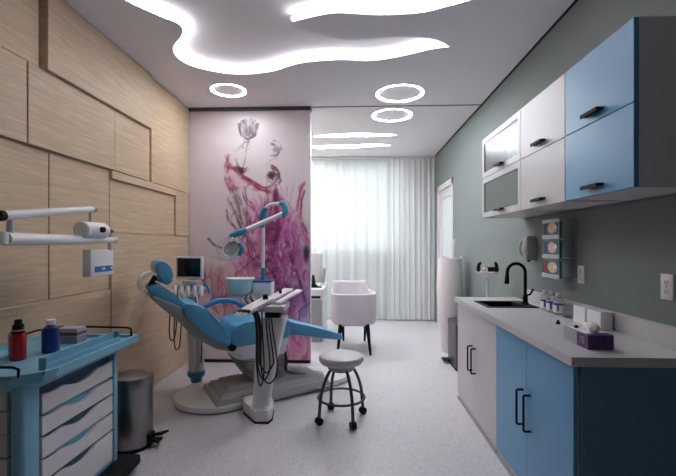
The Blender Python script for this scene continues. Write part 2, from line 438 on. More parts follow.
    ca.data.foreach_set('color', arr.ravel())
    m = bpy.data.materials.new('mural_print'); m.use_nodes = True
    N = m.node_tree.nodes; L = m.node_tree.links; p = N['Principled BSDF']; p.inputs['Roughness'].default_value = .35
    at = N.new('ShaderNodeVertexColor'); at.layer_name = 'ink'
    nz = N.new('ShaderNodeTexNoise'); nz.inputs['Scale'].default_value = 30
    mx = N.new('ShaderNodeMix'); mx.data_type = 'RGBA'; mx.blend_type = 'SOFT_LIGHT'; mx.inputs[0].default_value = .12
    L.new(at.outputs[0], mx.inputs[6]); L.new(nz.outputs[1], mx.inputs[7]); L.new(mx.outputs[2], p.inputs['Base Color'])
    me.materials.append(m)
    o = bpy.data.objects.new('mural', me); COL.objects.link(o); o.location = (x0, YP, z0)
    tag(o, 'tall abstract ink flower mural in pink and magenta on the partition', 'mural')
mural()

# ceiling: dropped slab with wavy openings, recess above
def wobble(P, k=6): return [(v.x, v.y) for v in catmull([Vector((x, y, 0)) for x, y in P], k)]
waveA = wobble([(-1.56, 2.12), (-1.55, 2.36), (-1.49, 2.56), (-1.36, 2.74), (-1.265, 2.86), (-1.31, 3.0), (-1.47, 3.2), (-1.50, 3.4), (-1.39, 3.57), (-1.12, 3.70), (-.78, 3.665), (-.47, 3.50), (-.12, 3.45), (.14, 3.48), (.39, 3.41), (.62, 3.30), (.77, 3.26)])
nearA = wobble([(.77, 3.26), (.6, 3.13), (.3, 3.09), (-.05, 3.12), (-.25, 3.04), (-.44, 2.91)])
waveB = wobble([(-.44, 2.85), (-.23, 2.775), (-.09, 2.755), (.18, 2.79), (.455, 2.775), (.6, 2.72), (.8, 2.62), (1.0, 2.46), (1.08, 2.3)])
closeB = wobble([(1.08, 2.3), (.7, 2.06), (0, 2.0), (-.8, 2.02), (-1.3, 1.98), (-1.56, 2.12)])
hole1 = waveA[:-1]+nearA+waveB[:-1]+closeB[:-1]
stripC = wobble([(-.60, 5.88), (-.3, 5.93), (0, 5.90), (.3, 5.92), (.62, 5.86)])
holeC = stripC+[(.62, 5.84), (.3, 5.74), (0, 5.72), (-.3, 5.76), (-.60, 5.86)]
stripD = wobble([(-.95, 6.45), (-.6, 6.62), (-.3, 6.58), (0, 6.60), (.3, 6.52), (.58, 6.46)])
holeD = stripD+[(.58, 6.44), (.3, 6.34), (0, 6.40), (-.3, 6.38), (-.6, 6.42), (-.95, 6.42)]
def slab():
    bm = bmesh.new()
    def loop(pts):
        vs = [bm.verts.new((x, y, ZC)) for x, y in pts]
        return [bm.edges.new((vs[i], vs[(i+1) % len(vs)])) for i in range(len(vs))]
    ed = []
    ed += loop([(XL-.05, YB-.05), (XR+.05, YB-.05), (XR+.05, YF+.05), (XL-.05, YF+.05)])
    for h in (hole1, holeC, holeD): ed += loop(h)
    bmesh.ops.triangle_fill(bm, use_beauty=True, use_dissolve=False, edges=ed)
    mb = MB(); mb.bm.free(); mb.bm = bm
    for h in (hole1, holeC, holeD):
        n = len(h)
        lo = [bm.verts.new((x, y, ZC)) for x, y in h]; hi = [bm.verts.new((x, y, ZC+.06)) for x, y in h]
        for i in range(n): bm.faces.new([lo[i], lo[(i+1) % n], hi[(i+1) % n], hi[i]])
    mb.box((XL-.05, YB-.05, ZC+.056), (XR+.05, YF+.05, ZC+.2))
    return mb
struct('ceiling', slab(), m_ceil, 'pale ceiling with wavy recesses for light')
struct('trim_1', MB().box((-.5, YP-.008, ZC-.006), (XR, YP+.008, ZC+.001)), mat('ceiling_joint', (90, 86, 90), .6), 'dark joint line across the ceiling')
struct('trim_2', MB().box((XR-.012, YB, ZC-.012), (XR, YF, ZC)), m_dark, 'shadow gap along the right ceiling edge')
def led(name, path, label, lm=None, z0=ZC+.004, h=.022, off=.006):
    rings = []
    pts = [Vector((x, y, 0)) for x, y in path]
    mb = MB()
    for i, p in enumerate(pts):
        t = (pts[min(i+1, len(pts)-1)]-pts[max(i-1, 0)]).normalized(); n = Vector((t.y, -t.x, 0))
        a = p+n*off; c = p+n*(off+.012)
        rings.append([(a.x, a.y, z0), (c.x, c.y, z0), (c.x, c.y, z0+h), (a.x, a.y, z0+h)])
    mb.loft(rings)
    return tag(link(name, mb, lm or m_led), label, 'light strip', 'wavy light strips in the ceiling')
led('light_strip', waveA, 'long wavy light strip in the ceiling ending in a point above the ring lights')
led('light_strip', waveB, 'wavy light strip nearest the viewer at the top of the photo')
led('light_strip', stripC, 'short wavy light strip just behind the smallest-looking ring light', m_led2)
led('light_strip', stripD, 'short wavy light strip closest to the curtain', m_led2)
def ring(x, y, R, w, label, rm=None):
    t = thing('ring_light', label, 'ceiling light', (x, y, ZC-.012), 'ring lights')
    m1 = MB(); m1.lathe([(R, 0), (R, .012), (R-w, .012), (R-w, 0)], (x, y, ZC-.012), 56)
    # close ring properly
    m1.bm.free(); m1.bm = bmesh.new(); m1.bm
    seg = 64; rr = []
    for i in range(seg+1):
        a = 2*PI*i/seg; c, s = math.cos(a), math.sin(a)
        rr.append([(x+q*c, y+q*s, z) for q, z in ((R-w, ZC-.003), (R, ZC-.003), (R, ZC+.002), (R-w, ZC+.002))])
    m1.loft(rr, cap=False); bmesh.ops.remove_doubles(m1.bm, verts=m1.bm.verts[:], dist=1e-4)
    link('diffuser', m1, rm or m_ring, t)
    m2 = MB(); rr = []
    for i in range(seg+1):
        a = 2*PI*i/seg; c, s = math.cos(a), math.sin(a)
        rr.append([(x+q*c, y+q*s, z) for q, z in ((R+.001, ZC-.006), (R+.006, ZC-.006), (R+.006, ZC+.002), (R+.001, ZC+.002))])
    m2.loft(rr, cap=False); bmesh.ops.remove_doubles(m2.bm, verts=m2.bm.verts[:], dist=1e-4)
    link('bezel', m2, m_lgray, t)
ring(-1.295, 4.085, .178, .02, 'small ring ceiling light in front of the mural')
ring(.483, 4.245, .25, .026, 'large ring ceiling light just in front of the ceiling joint')
ring(-1.25, 6.7, .25, .026, 'added ring ceiling light beside the curtain, unseen behind the mural partition', m_ringfill)  # added lamp, brightens the curtain and far room
ring(-1.25, 5.6, .25, .026, 'added large ring ceiling light over the desk, unseen behind the mural partition', m_ringfill)  # another added lamp, lifts the light in the back room
ring(-.5, 1.87, .105, .02, 'added ring ceiling light above the view, unseen')  # added lamp out of view, brightens the near floor
ring(.467, 4.95, .245, .025, 'ring ceiling light just behind the ceiling joint')

# ------------------------------------------------------------------ oak panels on left wall
def panel(y0, y1, z0, z1, th):
    g = .003
    b = MB().box((XL, y0+g, z0+g), (XL+th, y1-g, z1-g), .002, 1)
    link('wall_panel', b, m_wood, wl, smooth=False)
YE = YP
panel(-.9, 2.385, 2.46, 2.97, .03); panel(2.41, 3.70, 2.46, 2.97, .065); panel(3.74, YE, 1.97, 2.97, .035)
panel(-.9, 2.29, 1.97, 2.46, .035); panel(2.29, 3.15, 1.97, 2.46, .04); panel(3.15, 3.70, 1.97, 2.46, .038)
panel(-.9, 2.49, 1.02, 1.97, .008); panel(2.49, 3.12, 1.02, 1.97, .011)
panel(3.12, 4.27, 1.47, 1.90, .012); panel(3.12, 4.27, 1.90, 1.97, .035); panel(4.27, YE, 1.47, 1.97, .034)
panel(3.12, YE, 0, 1.47, .03); panel(-.9, 2.265, 0, 1.02, .03); panel(2.265, 3.12, 0, 1.02, .024)

# ------------------------------------------------------------------ curtains
def curtain_mat(name, col, tr_, dens):
    m = bpy.data.materials.new(name); m.use_nodes = True
    nt = m.node_tree; N = nt.nodes; L = nt.links; N.remove(N['Principled BSDF'])
    d = N.new('ShaderNodeBsdfDiffuse'); t = N.new('ShaderNodeBsdfTranslucent'); x = N.new('ShaderNodeBsdfTransparent')
    w = N.new('ShaderNodeTexNoise'); w.inputs['Scale'].default_value = 400
    rp = N.new('ShaderNodeMix'); rp.data_type = 'RGBA'; rp.inputs[6].default_value = srgb(*[c*.97 for c in col]); rp.inputs[7].default_value = srgb(*col)
    L.new(w.outputs[0], rp.inputs[0])
    L.new(rp.outputs[2], d.inputs[0]); L.new(rp.outputs[2], t.inputs[0])
    a = N.new('ShaderNodeMixShader'); a.inputs[0].default_value = tr_
    L.new(d.outputs[0], a.inputs[1]); L.new(t.outputs[0], a.inputs[2])
    c = N.new('ShaderNodeMixShader'); c.inputs[0].default_value = dens
    L.new(x.outputs[0], c.inputs[1]); L.new(a.outputs[0], c.inputs[2]); L.new(c.outputs[0], N['Material Output'].inputs[0])
    return m
m_sheer = curtain_mat('sheer_curtain', (246, 250, 250), .35, .965)
m_drape = curtain_mat('draped_curtain', (248, 250, 250), .2, .985)
def curtain(name, x0, x1, y, amp, waves, m, label, seed):
    rng = random.Random(seed); n = int((x1-x0)/.012); bm = bmesh.new()
    ph = [rng.uniform(0, 6.28) for _ in range(4)]
    zs = [2.929, 2.88, 2.6, 2.0, 1.4, .8, .3, .02]; rows = []
    for k, z in enumerate(zs):
        r = []
        s = .45+.55*min(1, (2.95-z)/.8)
        for i in range(n+1):
            u = i/n; x = x0+(x1-x0)*u
            w = amp*s*(math.sin(2*PI*waves*u+ph[0]+.25*math.sin(z*1.1+ph[3]))+.45*math.sin(2*PI*waves*1.73*u+ph[1]+.2*z)+.25*math.sin(2*PI*waves*.41*u+ph[2]))
            r.append(bm.verts.new((x, y+w, z)))
        rows.append(r)
    for a, c in zip(rows[:-1], rows[1:]):
        for i in range(n): bm.faces.new([a[i], a[i+1], c[i+1], c[i]])
    mb = MB(); mb.bm.free(); mb.bm = bm
    o = link(name, mb, m); tag(o, label, 'curtain', 'floor length curtains')
    return o
curtain('sheer_curtain', XL+.02, .64, 7.34, .012, 14, m_sheer, 'flat sheer white curtain over the bright window', 3)
curtain('draped_curtain', .60, 1.448, 7.28, .026, 9, m_drape, 'gathered white curtain with deep folds beside the right wall', 5)
b = MB().box((XL, 7.24, 2.93), (XR, 7.38, 2.965)); tag(link('curtain_track', b, m_white), 'white curtain track along the ceiling above the curtains', 'curtain track')

# ------------------------------------------------------------------ kitchen run on the right
CX = .93; CF = 3.60
def bar_handle(y, z0, z1, x, parent):
    b = MB().tube([(x, y, z0), (x-.032, y, z0), (x-.036, y, z0+.006), (x-.036, y, z1-.006), (x-.032, y, z1), (x, y, z1)], .0065, 8)
    link('handle', b, m_black, parent)
def base_cabinet(name, ya, yb, m, label, end=None, far=None):
    t = thing(name, label, 'cabinet', (1.2, (ya+yb)/2, 0))
    b = MB().box((CX+.022, ya+.012, .09), (XR-.004, ya+.03, .857)); b.box((CX+.022, yb-.019, .09), (XR-.004, yb-.001, .857))
    b.box((CX+.022, ya+.012, .09), (XR-.004, yb-.001, .108)); b.box((XR-.02, ya+.012, .09), (XR-.004, yb-.001, .857)); b.box((CX+.022, ya+.012, .82), (CX+.06, yb-.001, .857))
    link('carcass', b, m_white, t, smooth=False)
    link('plinth', MB().box((CX+.01, ya+.012, 0), (CX+.03, yb-.001, .09)), m_lgray, t, smooth=False)
    link('plinth_seal', MB().box((CX-.004, ya+.012, 0), (CX+.01, yb-.001, .016)), m_gray, t, smooth=False)
    mid = (ya+yb)/2
    for s, (a, c) in enumerate(((ya, mid), (mid, yb))):
        d = link('door', MB().box((CX, a+.0015, .05), (CX+.02, c-.0015, .853), .0015, 1), m, t, smooth=False)
        y = mid-.045 if s == 0 else mid+.045
        bar_handle(y, .385, .575, CX, d)
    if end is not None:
        link('end_panel', MB().box((CX+.03, ya-.006, 0), (XR-.004, ya+.012, .857), .001, 1), m_blueshade, t, smooth=False)
    if far:
        link('end_panel', MB().box((CX+.022, yb-.001, 0), (XR-.004, yb+.014, .857), .001, 1), m_white, t, smooth=False)
    return t
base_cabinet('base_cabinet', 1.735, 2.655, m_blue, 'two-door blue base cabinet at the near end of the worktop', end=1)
base_cabinet('base_cabinet', 2.657, 3.63, m_cab, 'two-door white base cabinet under the sink', far=1)
wt = thing('worktop', 'pale grey stone worktop over the base cabinets', 'worktop', (1.18, 2.65, .86))
SX0, SX1, SY0, SY1 = 1.0, 1.385, 3.04, 3.38
b = MB()
b.box((.91, 1.712, .86), (XR-.004, SY0+.02, .9)); b.box((.91, SY1-.02, .86), (XR-.004, 3.66, .9))
b.box((.91, SY0+.02, .86), (SX0+.02, SY1-.02, .9)); b.box((SX1-.02, SY0+.02, .86), (XR-.004, SY1-.02, .9))
link('slab', b, m_top, wt, smooth=False)
link('backsplash', MB().box((XR-.024, 1.712, .9), (XR-.002, 3.42, 1.0), .001, 1), m_top, wt, smooth=False)
# sink
sk = thing('sink', 'black inset sink in the worktop beside the faucet', 'sink', (1.19, 3.2, .9))
b = MB()
for (a, c) in (((SX0, SY0), (SX1, SY0+.03)), ((SX0, SY1-.03), (SX1, SY1)), ((SX0, SY0), (SX0+.03, SY1)), ((SX1-.09, SY0), (SX1, SY1))): b.box((a[0], a[1], .9), (c[0], c[1], .906), .001, 1)
link('rim', b, m_rubber, sk, smooth=False)
b = MB(); z = .74
b.box((SX0+.025, SY0+.025, z), (SX1-.085, SY1-.025, z+.006)); b.box((SX0+.024, SY0+.024, z), (SX0+.03, SY1-.024, .9)); b.box((SX1-.09, SY0+.024, z), (SX1-.084, SY1-.024, .9))
b.box((SX0+.024, SY0+.024, z), (SX1-.084, SY0+.03, .9)); b.box((SX0+.024, SY1-.03, z), (SX1-.084, SY1-.024, .9))
link('basin', b, m_rubber, sk, smooth=False)
link('drain', MB().lathe([(.0, .006), (.03, .006), (.03, .01), (0, .01)], (1.14, 3.21, z), 20), m_steel, sk)
# faucet
fc = thing('faucet', 'black gooseneck faucet behind the sink', 'faucet', (1.345, 3.2, .906))
link('base', MB().lathe([(0, 0), (.028, 0), (.028, .008), (.02, .012), (.018, .07), (.0, .07)], (1.345, 3.2, .906), 20), m_black, fc)
pts = [(1.345, 3.2, .97), (1.345, 3.2, 1.14)]
for i in range(9):
    a = PI*i/8; pts.append((1.275+.07*math.cos(a), 3.2, 1.155+.07*math.sin(a)))
pts += [(1.205, 3.2, 1.13)]
link('neck', MB().tube(pts, .0125, 12), m_black, fc)
link('spray_head', MB().tube([(1.205, 3.2, 1.14), (1.203, 3.2, 1.10), (1.202, 3.2, 1.065)], [.013, .017, .018], 14), m_black, fc)
link('lever', MB().tube([(1.345, 3.2, .975), (1.37, 3.17, .985), (1.385, 3.15, 1.03)], .008, 8), m_black, fc)

# upper cabinets
UX = 1.105; UZ0, UZM, UZ1 = 1.60, 1.937, 2.272
def pull(y0, y1, z, x, parent):
    b = MB().box((x-.030, y0, z), (x+.001, y1, z+.012), .001, 1); b.box((x-.032, y0, z-.006), (x-.026, y1, z+.012), .001, 1)
    link('handle', b, m_black, parent)
def upper_cabinet(name, ya, yb, m, label, glass=False, end=False):
    t = thing(name, label, 'cabinet', (1.28, (ya+yb)/2, UZ0))
    b = MB()
    b.box((UX+.021, ya+.004, UZ0), (XR-.003, ya+.02, UZ1)); b.box((UX+.021, yb-.02, UZ0), (XR-.003, yb-.001, UZ1))
    b.box((UX+.021, ya+.004, UZ0), (XR-.003, yb-.001, UZ0+.02)); b.box((UX+.021, ya+.004, UZ1-.02), (XR-.003, yb-.001, UZ1)); b.box((UX+.021, ya+.004, UZM-.01), (XR-.003, yb-.001, UZM+.01))
    b.box((XR-.02, ya+.004, UZ0), (XR-.003, yb-.001, UZ1))
    link('carcass', b, m_white, t, smooth=False)
    for z0, z1 in ((UZ0, UZM-.0015), (UZM+.0015, UZ1)):
        if glass:
            w = .045; b = MB()
            b.box((UX, ya+.0015, z0), (UX+.02, ya+w, z1), .001, 1); b.box((UX, yb-w, z0), (UX+.02, yb-.0015, z1), .001, 1)
            b.box((UX, ya+w, z0), (UX+.02, yb-w, z0+w), .001, 1); b.box((UX, ya+w, z1-w), (UX+.02, yb-w, z1), .001, 1)
            d = link('door', b, m, t, smooth=False)
            link('glass', MB().box((UX+.006, ya+w-.004, z0+w-.004), (UX+.012, yb-w+.004, z1-w+.004)), m_cabglass, d, smooth=False)
            L_ = .13; mid = ya+.36
        else:
            d = link('door', MB().box((UX, ya+.0015, z0), (UX+.02, yb-.0015, z1), .0015, 1), m, t, smooth=False); L_ = .13
            mid = (ya+yb)/2
        pull(mid-.065, mid+.065, z0+.035, UX, d)
    if end:
        b = MB().box((UX+.022, ya+.001, UZ0), (XR-.003, ya+.004, UZ1))
        b.box((UX+.022, ya-.003, UZ0), (XR-.003, ya+.004, UZ0+.03))
        link('end_panel', b, m_white, t, smooth=False)
    return t
m_cabglass = mat('tinted_glass', (60, 61, 60), .25, spec=.4, alpha=.85)
upper_cabinet('wall_cabinet', 1.625, 2.142, m_blue, 'blue wall cabinet with two lift-up doors at the near end', end=True)
upper_cabinet('wall_cabinet', 2.144, 2.70, m_cab, 'plain white wall cabinet between the blue and the glazed ones')
upper_cabinet('wall_cabinet', 2.702, 3.492, m_cab, 'white wall cabinet with dark glass doors at the far end', glass=True)

# sockets
def outlet(y, z, w, h, label):
    t = thing('wall_outlet', label, 'outlet', (XR, y, z), 'wall outlets above the worktop')
    link('cover_plate', MB().box((XR-.006, y-w/2, z-h/2), (XR-.0005, y+w/2, z+h/2), .002, 2), m_white, t)
    for s in (-1, 1):
        b = MB()
        link('receptacle', MB().prism(rrect(-.016, -.013, .016, .013, .006), 0, .002, M=Matrix.Translation((XR-.0085, y, z+s*.022)) @ M_YZ), m_white, t)
        b = MB().box((XR-.010, y-.008, z+s*.022-.003), (XR-.0085, y-.006, z+s*.022+.006)); b.box((XR-.010, y+.006, z+s*.022-.003), (XR-.0085, y+.008, z+s*.022+.006))
        b.box((XR-.010, y-.002, z+s*.022-.009), (XR-.0085, y+.002, z+s*.022-.006))
        link('slot', b, m_dark, t)
    link('screw', MB().tube([(XR-.0055, y, z), (XR-.008, y, z)], .003, 10), m_gray, t)
outlet(2.62, 1.18, .07, .115, 'white wall outlet beside the glove box rack')
outlet(1.915, 1.175, .075, .12, 'white wall outlet nearest the viewer on the right wall')

# soap dispenser
sd = thing('soap_dispenser', 'oval grey soap dispenser on the wall above the faucet', 'dispenser', (XR, 3.28, 1.26))
b = MB()
rings = []
for k, x in enumerate((XR-.001, XR-.05, XR-.075, XR-.088)):
    s = (1, 1, .85, .5)[k]
    rings.append([(x, 3.28+.055*s*math.cos(a), 1.345+.1*s*math.sin(a)) for a in [2*PI*i/28 for i in range(28)]])
b.loft(rings); link('housing', b, m_gray, sd)
b = MB().tube([(XR-.083, 3.335, 1.40), (XR-.1, 3.335, 1.34), (XR-.08, 3.335, 1.28)], .008, 8, 4); link('lever', b, m_lgray, sd)
link('nozzle', MB().tube([(XR-.05, 3.28, 1.26), (XR-.05, 3.28, 1.235)], .012, 10), m_black, sd)

# glove box rack on wall
m_tealc = mat('teal_card', (28, 104, 124), .5); m_peach = mat('peach_print', (226, 184, 160), .5); m_navy = mat('navy_print', (28, 50, 110), .5)
GX = 1.35; GY0, GY1 = 2.675, 2.90
rk = thing('glove_rack', 'three-tier clear wall rack holding the glove boxes', 'rack', (XR, 2.78, 1.14))
for y in (GY0, GY1):
    b = MB().tube([(XR-.004, y, 1.15), (GX-.008, y, 1.15), (GX-.008, y, 1.545), (XR-.004, y, 1.545), (XR-.004, y, 1.15)], .003, 6)
    link('side_frame', b, m_chrome, rk)
for k in range(3):
    z = 1.145+k*.133
    b = MB().box((GX-.012, GY0-.003, z), (GX-.006, GY1+.003, z+.028), .001, 1)
    link('lip', b, m_lgray, rk, smooth=False)
    link('shelf', MB().box((GX-.01, GY0, z), (XR-.004, GY1, z+.004)), m_lgray, rk, smooth=False)
link('top_clip', MB().box((GX-.012, GY0-.003, 1.522), (GX-.006, GY1+.003, 1.545)), m_lgray, rk, smooth=False)
tiers = ('bottom', 'middle', 'top')
for k in range(3):
    z = 1.149+k*.133
    t = thing('glove_box', 'teal glove box on the %s tier of the wall rack' % tiers[k], 'box', (GX+.02, 2.78, z+.001), 'glove boxes in the wall rack')
    link('carton', MB().box((GX-.003, GY0+.004, z+.001), (GX+.012, GY1-.004, z+.112), .001, 1), m_tealc, t, smooth=False)
    r = random.Random(k); x = GX-.0045
    pr = [(2.775+.055*(1+.25*r.random())*math.cos(a), z+.07+.033*(1+.25*r.random())*math.sin(a)) for a in [2*PI*i/14 for i in range(14)]]
    link('hand_picture', MB().prism(pr, 0, .0012, M=Matrix.Translation((x, 0, 0)) @ M_YZ), m_peach, t)
    link('stripe', MB().box((x, GY1-.05, z+.03), (x+.001, GY1-.012, z+.11)), [m_red, m_navy, m_navy][k], t, smooth=False)
    link('opening', MB().prism([(2.735+.026*math.cos(a), z+.075+.011*math.sin(a)) for a in [2*PI*i/14 for i in range(14)]], 0, .001, M=Matrix.Translation((x-.001, 0, 0)) @ M_YZ), m_paper, t)

# bottles on worktop
def vial(x, y, label):
    t = thing('clear_bottle', label, 'bottle', (x, y, .9), 'clear bottles with violet labels')
    link('body', MB().lathe([(0, 0), (.03, 0), (.033, .005), (.033, .09), (.026, .108), (.014, .116), (.014, .124), (0, .124)], (x, y, .9), 24), m_clear, t)
    link('cap', MB().lathe([(0, .122), (.018, .122), (.018, .142), (.016, .145), (0, .145)], (x, y, .9), 20), m_lgray, t)
    b = MB(); n = 18
    def patch(r, z0, z1, a0, a1):
        rg = []
        for i in range(n+1):
            a = a0+(a1-a0)*i/n; c, s = math.cos(a), math.sin(a)
            rg.append([(x+r*c, y+r*s, z0), (x+(r+.0006)*c, y+(r+.0006)*s, z0), (x+(r+.0006)*c, y+(r+.0006)*s, z1), (x+r*c, y+r*s, z1)])
        return MB().loft(rg)
    lb = link('paper_label', patch(.0334, .915, .985, PI*.85, PI*1.85), m_paper, t)
    p = patch(.0342, .965, .98, PI*.85, PI*1.85); 
    link('violet_band', p, m_violet, lb); link('violet_mark', patch(.0342, .925, .966, PI*1.25, PI*1.36), m_violet, lb)
    return t
v0 = vial(1.385, 2.95, 'clear bottle with violet label, farthest of the three in the row')
dup(v0, (1.385, 2.86, .9), 'clear bottle with violet label, middle of the three in the row')
dup(v0, (1.385, 2.765, .9), 'clear bottle with violet label, nearest of the three in the row')
tag(link('clear_cup', MB().lathe([(0, 0), (.03, 0), (.036, .085), (.034, .085), (.028, .004), (0, .004)], (1.39, 2.66, .9), 24), m_clear), 'empty clear cup between the bottles and the white boxes', 'cup')
def carton(y0, y1, label):
    t = thing('white_box', label, 'box', (1.35, (y0+y1)/2, .9), 'white cartons on the worktop')
    link('carton', MB().box((1.355, y0, .9), (1.42, y1, 1.0), .0015, 1), m_paper, t, smooth=False)
    link('flap', MB().box((1.356, y0+.001, .9995), (1.419, y1-.001, 1.001)), m_white, t, smooth=False)
carton(2.405, 2.53, 'small white box on the worktop, farther of the two')
carton(2.255, 2.385, 'small white box on the worktop, nearer of the two')
# purple tissue box
tb = thing('glove_dispenser_box', 'purple and white box with a white glove sticking out on the worktop', 'box', (1.1, 1.939, .9))
link('carton', MB().box((1.047, 1.834, .9), (1.16, 2.044, .966), .001, 1), m_purple, tb, smooth=False)
link('white_side', MB().box((1.0455, 1.924, .902), (1.047, 2.042, .964)), m_lgray, tb, smooth=False)
b = MB()
for k in range(6): b.box((1.0445, 1.939+.017*k, .906+.004*(k % 2)), (1.0455, 1.944+.017*k, .958))
link('side_print', b, m_gray, tb, smooth=False)
link('white_top', MB().box((1.055, 1.874, .966), (1.15, 2.029, .9675)), m_paper, tb, smooth=False)
def swirl(cx, cy, cz, ax):
    pts = []
    for i in range(22):
        a = -.6+5.2*i/21; r = .017-.0035*i/21
        p = (r*math.cos(a), r*math.sin(a)); pts.append((cx, cy+p[0], cz+p[1]) if ax == 'x' else (cx+p[0], cy, cz+p[1]))
    m = MB().tube(pts, .0016, 6)
    c2 = [(cx, cy+.006*math.cos(a), cz+.006*math.sin(a)) if ax == 'x' else (cx+.006*math.cos(a), cy, cz+.006*math.sin(a)) for a in [2*PI*i/12 for i in range(13)]]
    m.tube(c2, .0012, 6); return m
link('swirl_mark', swirl(1.0465, 1.879, .934, 'x'), m_lgray, tb); link('swirl_mark', swirl(1.135, 1.834, .936, 'y'), m_violet, tb)
gl_ = MB()
for k in range(5):
    a = -1+.5*k; gl_.tube([(1.1, 1.924, .968), (1.1+.012*math.cos(a*2), 1.924+.03*math.sin(a), .985), (1.1+.015*math.cos(a*3), 1.914+.045*math.sin(a), .998-.006*abs(k-2))], [.012, .013, .006], 8, 3)
gl_.lathe([(0, 0), (.022, .002), (.034, .016), (.03, .034), (.014, .044), (0, .046)], (1.105, 1.909, .968), 14, sx=.8, sy=1.5)
link('glove', gl_, m_paper, tb)
b = MB().lathe([(0, 0), (.009, 0), (.011, .006), (.006, .012), (0, .013)], (1.08, 1.99, .968), 14)
tag(link('rubber_plug', b, m_rubber), 'tiny black plug lying on top of the purple box', 'plug', 'little black plugs')
b = MB().lathe([(0, 0), (.012, 0), (.012, .012), (.006, .016), (.006, .024), (0, .024)], (1.213, 2.43, .9), 14)
tag(link('rubber_plug', b, m_rubber), 'tiny black plug lying on the worktop', 'plug', 'little black plugs')

# sanitizer stand beyond the worktop
st = thing('sanitizer_stand', 'white pole stand with drip tray between the worktop end and the vase', 'stand', (1.25, 3.80, 0))
link('pole', MB().tube([(1.25, 3.80, .01), (1.25, 3.80, 1.08)], .012, 12), m_plastic, st)
link('foot', MB().lathe([(0, 0), (.11, 0), (.11, .008), (.02, .014), (0, .014)], (1.25, 3.80, 0), 28), m_plastic, st)
link('drip_tray', MB().lathe([(0, 0), (.03, .003), (.07, .025), (.1, .05), (.104, .056), (.096, .056), (.06, .035), (0, .03)], (1.25, 3.80, 1.065), 28), m_plastic, st)
for s in (-1, 1):
    b = MB().tube([(1.25+s*.085, 3.80, 1.115), (1.25+s*.085, 3.80, 1.15), (1.25+s*.078, 3.80, 1.19), (1.25+s*.065, 3.785, 1.205)], [.016, .018, .016, .01], 10, 3)
    link('bracket', b, m_rubber, st)
b = MB().box((1.25, 3.78, 1.12), (1.315, 3.82, 1.165), .008); link('pump', b, m_rubber, st)
sb_ = thing('sanitizer_bottle', 'small white bottle standing in the drip tray of the pole stand', 'bottle', (1.22, 3.785, 1.098))
link('body', MB().lathe([(0, 0), (.022, 0), (.024, .01), (.024, .055), (.012, .066), (.012, .074), (0, .074)], (1.22, 3.785, 1.098), 20), m_plastic, sb_)
link('cap', MB().lathe([(0, .072), (.014, .072), (.014, .088), (0, .09)], (1.22, 3.785, 1.098), 16), m_lgray, sb_)

# pedal bin by worktop end
pb = thing('pedal_bin', 'narrow dark pedal bin at the far end of the white cabinet', 'bin', (1.26, 4.6, 0))
link('body', MB().prism(rrect(1.11, 4.37, 1.40, 4.82, .05), .01, .44, bev=0), m_dsteel, pb)
link('lid', MB().prism(rrect(1.105, 4.365, 1.405, 4.825, .05), .443, .505, bev=.006), m_dsteel, pb)
link('base_ring', MB().prism(rrect(1.105, 4.365, 1.405, 4.825, .05), 0, .02), m_rubber, pb)
link('pedal', MB().box((1.03, 4.66, .03), (1.12, 4.78, .045), .004), m_rubber, pb)

# tall vase
m_vase = mat('blush_ceramic', (226, 219, 220), .5)
vs = thing('floor_vase', 'tall pale blush vase with cut pointed rim beside the door', 'vase', (1.235, 5.22, 0))
seg = 48; zs = [(0, .09), (.02, .10), (.15, .122), (.35, .142), (.6, .158), (.85, .165), (1.05, .158), (1.14, .15)]
rings = []
for z, r in zs+[(1.19, .146)]:
    rr = []
    for i in range(seg):
        a = 2*PI*i/seg; zz = z
        if z == 1.19: zz = 1.195+.03*abs(math.cos(1.5*a+.35))**6
        rr.append((1.235+r*math.cos(a), 5.22+r*math.sin(a), zz))
    rings.append(rr)
inner = []
for (z, r) in [(1.19, .138), (1.0, .15), (.6, .148), (.1, .1)]:
    rr = []
    for i in range(seg):
        a = 2*PI*i/seg; zz = z
        if z == 1.19: zz = 1.192+.03*abs(math.cos(1.5*a+.35))**6
        rr.append((1.235+r*math.cos(a), 5.22+r*math.sin(a), zz))
    inner.append(rr)
link('body', MB().loft(rings+inner), m_vase, vs)
tw = thing('dried_twig', 'thin white twig rising from the tall vase', 'twig', (1.28, 5.22, .11))
b = MB().tube([(1.26, 5.22, .11), (1.275, 5.22, .7), (1.285, 5.22, 1.2), (1.29, 5.22, 1.44)], .004, 6, 3); link('stem', b, m_paper, tw)
b = MB()
for i in range(12):
    z = 1.24+.017*i; b.tube([(1.286, 5.22, z), (1.286+(.018 if i % 2 else -.014), 5.215, z+.018)], .004, 6)
link('buds', b, m_paper, tw)

# ------------------------------------------------------------------ desk area behind the partition
m_desk = mat('white_desk', (224, 222, 226), .4)
dk = thing('desk', 'white desk partly hidden behind the mural partition', 'desk', (-1.1, 6.1, 0))
link('desktop', MB().box((-1.85, 5.6, .715), (-.43, 6.55, .75), .002, 1), m_desk, dk, smooth=False)
link('drawer_box', MB().box((-1.0, 5.62, .60), (-.455, 6.3, .715)), m_desk, dk, smooth=False)
dw = link('drawer', MB().box((-1.0, 5.605, .655), (-.46, 5.62, .712), .002, 1), m_desk, dk, smooth=False)
link('handle_groove', MB().box((-.9, 5.608, .615), (-.47, 5.622, .652)), m_dark, dk, smooth=False)
link('pedestal', MB().box((-1.0, 5.62, 0), (-.46, 6.2, .60), .002, 1), m_gray, dk, smooth=False)
link('side_panel', MB().box((-.458, 5.64, 0), (-.438, 6.5, .715)), m_desk, dk, smooth=False)
link('side_panel', MB().box((-1.85, 5.64, 0), (-1.83, 6.5, .715)), m_desk, dk, smooth=False)
mo = thing('computer_monitor', 'grey-backed computer monitor on the white desk', 'monitor', (-.8, 6.25, .75))
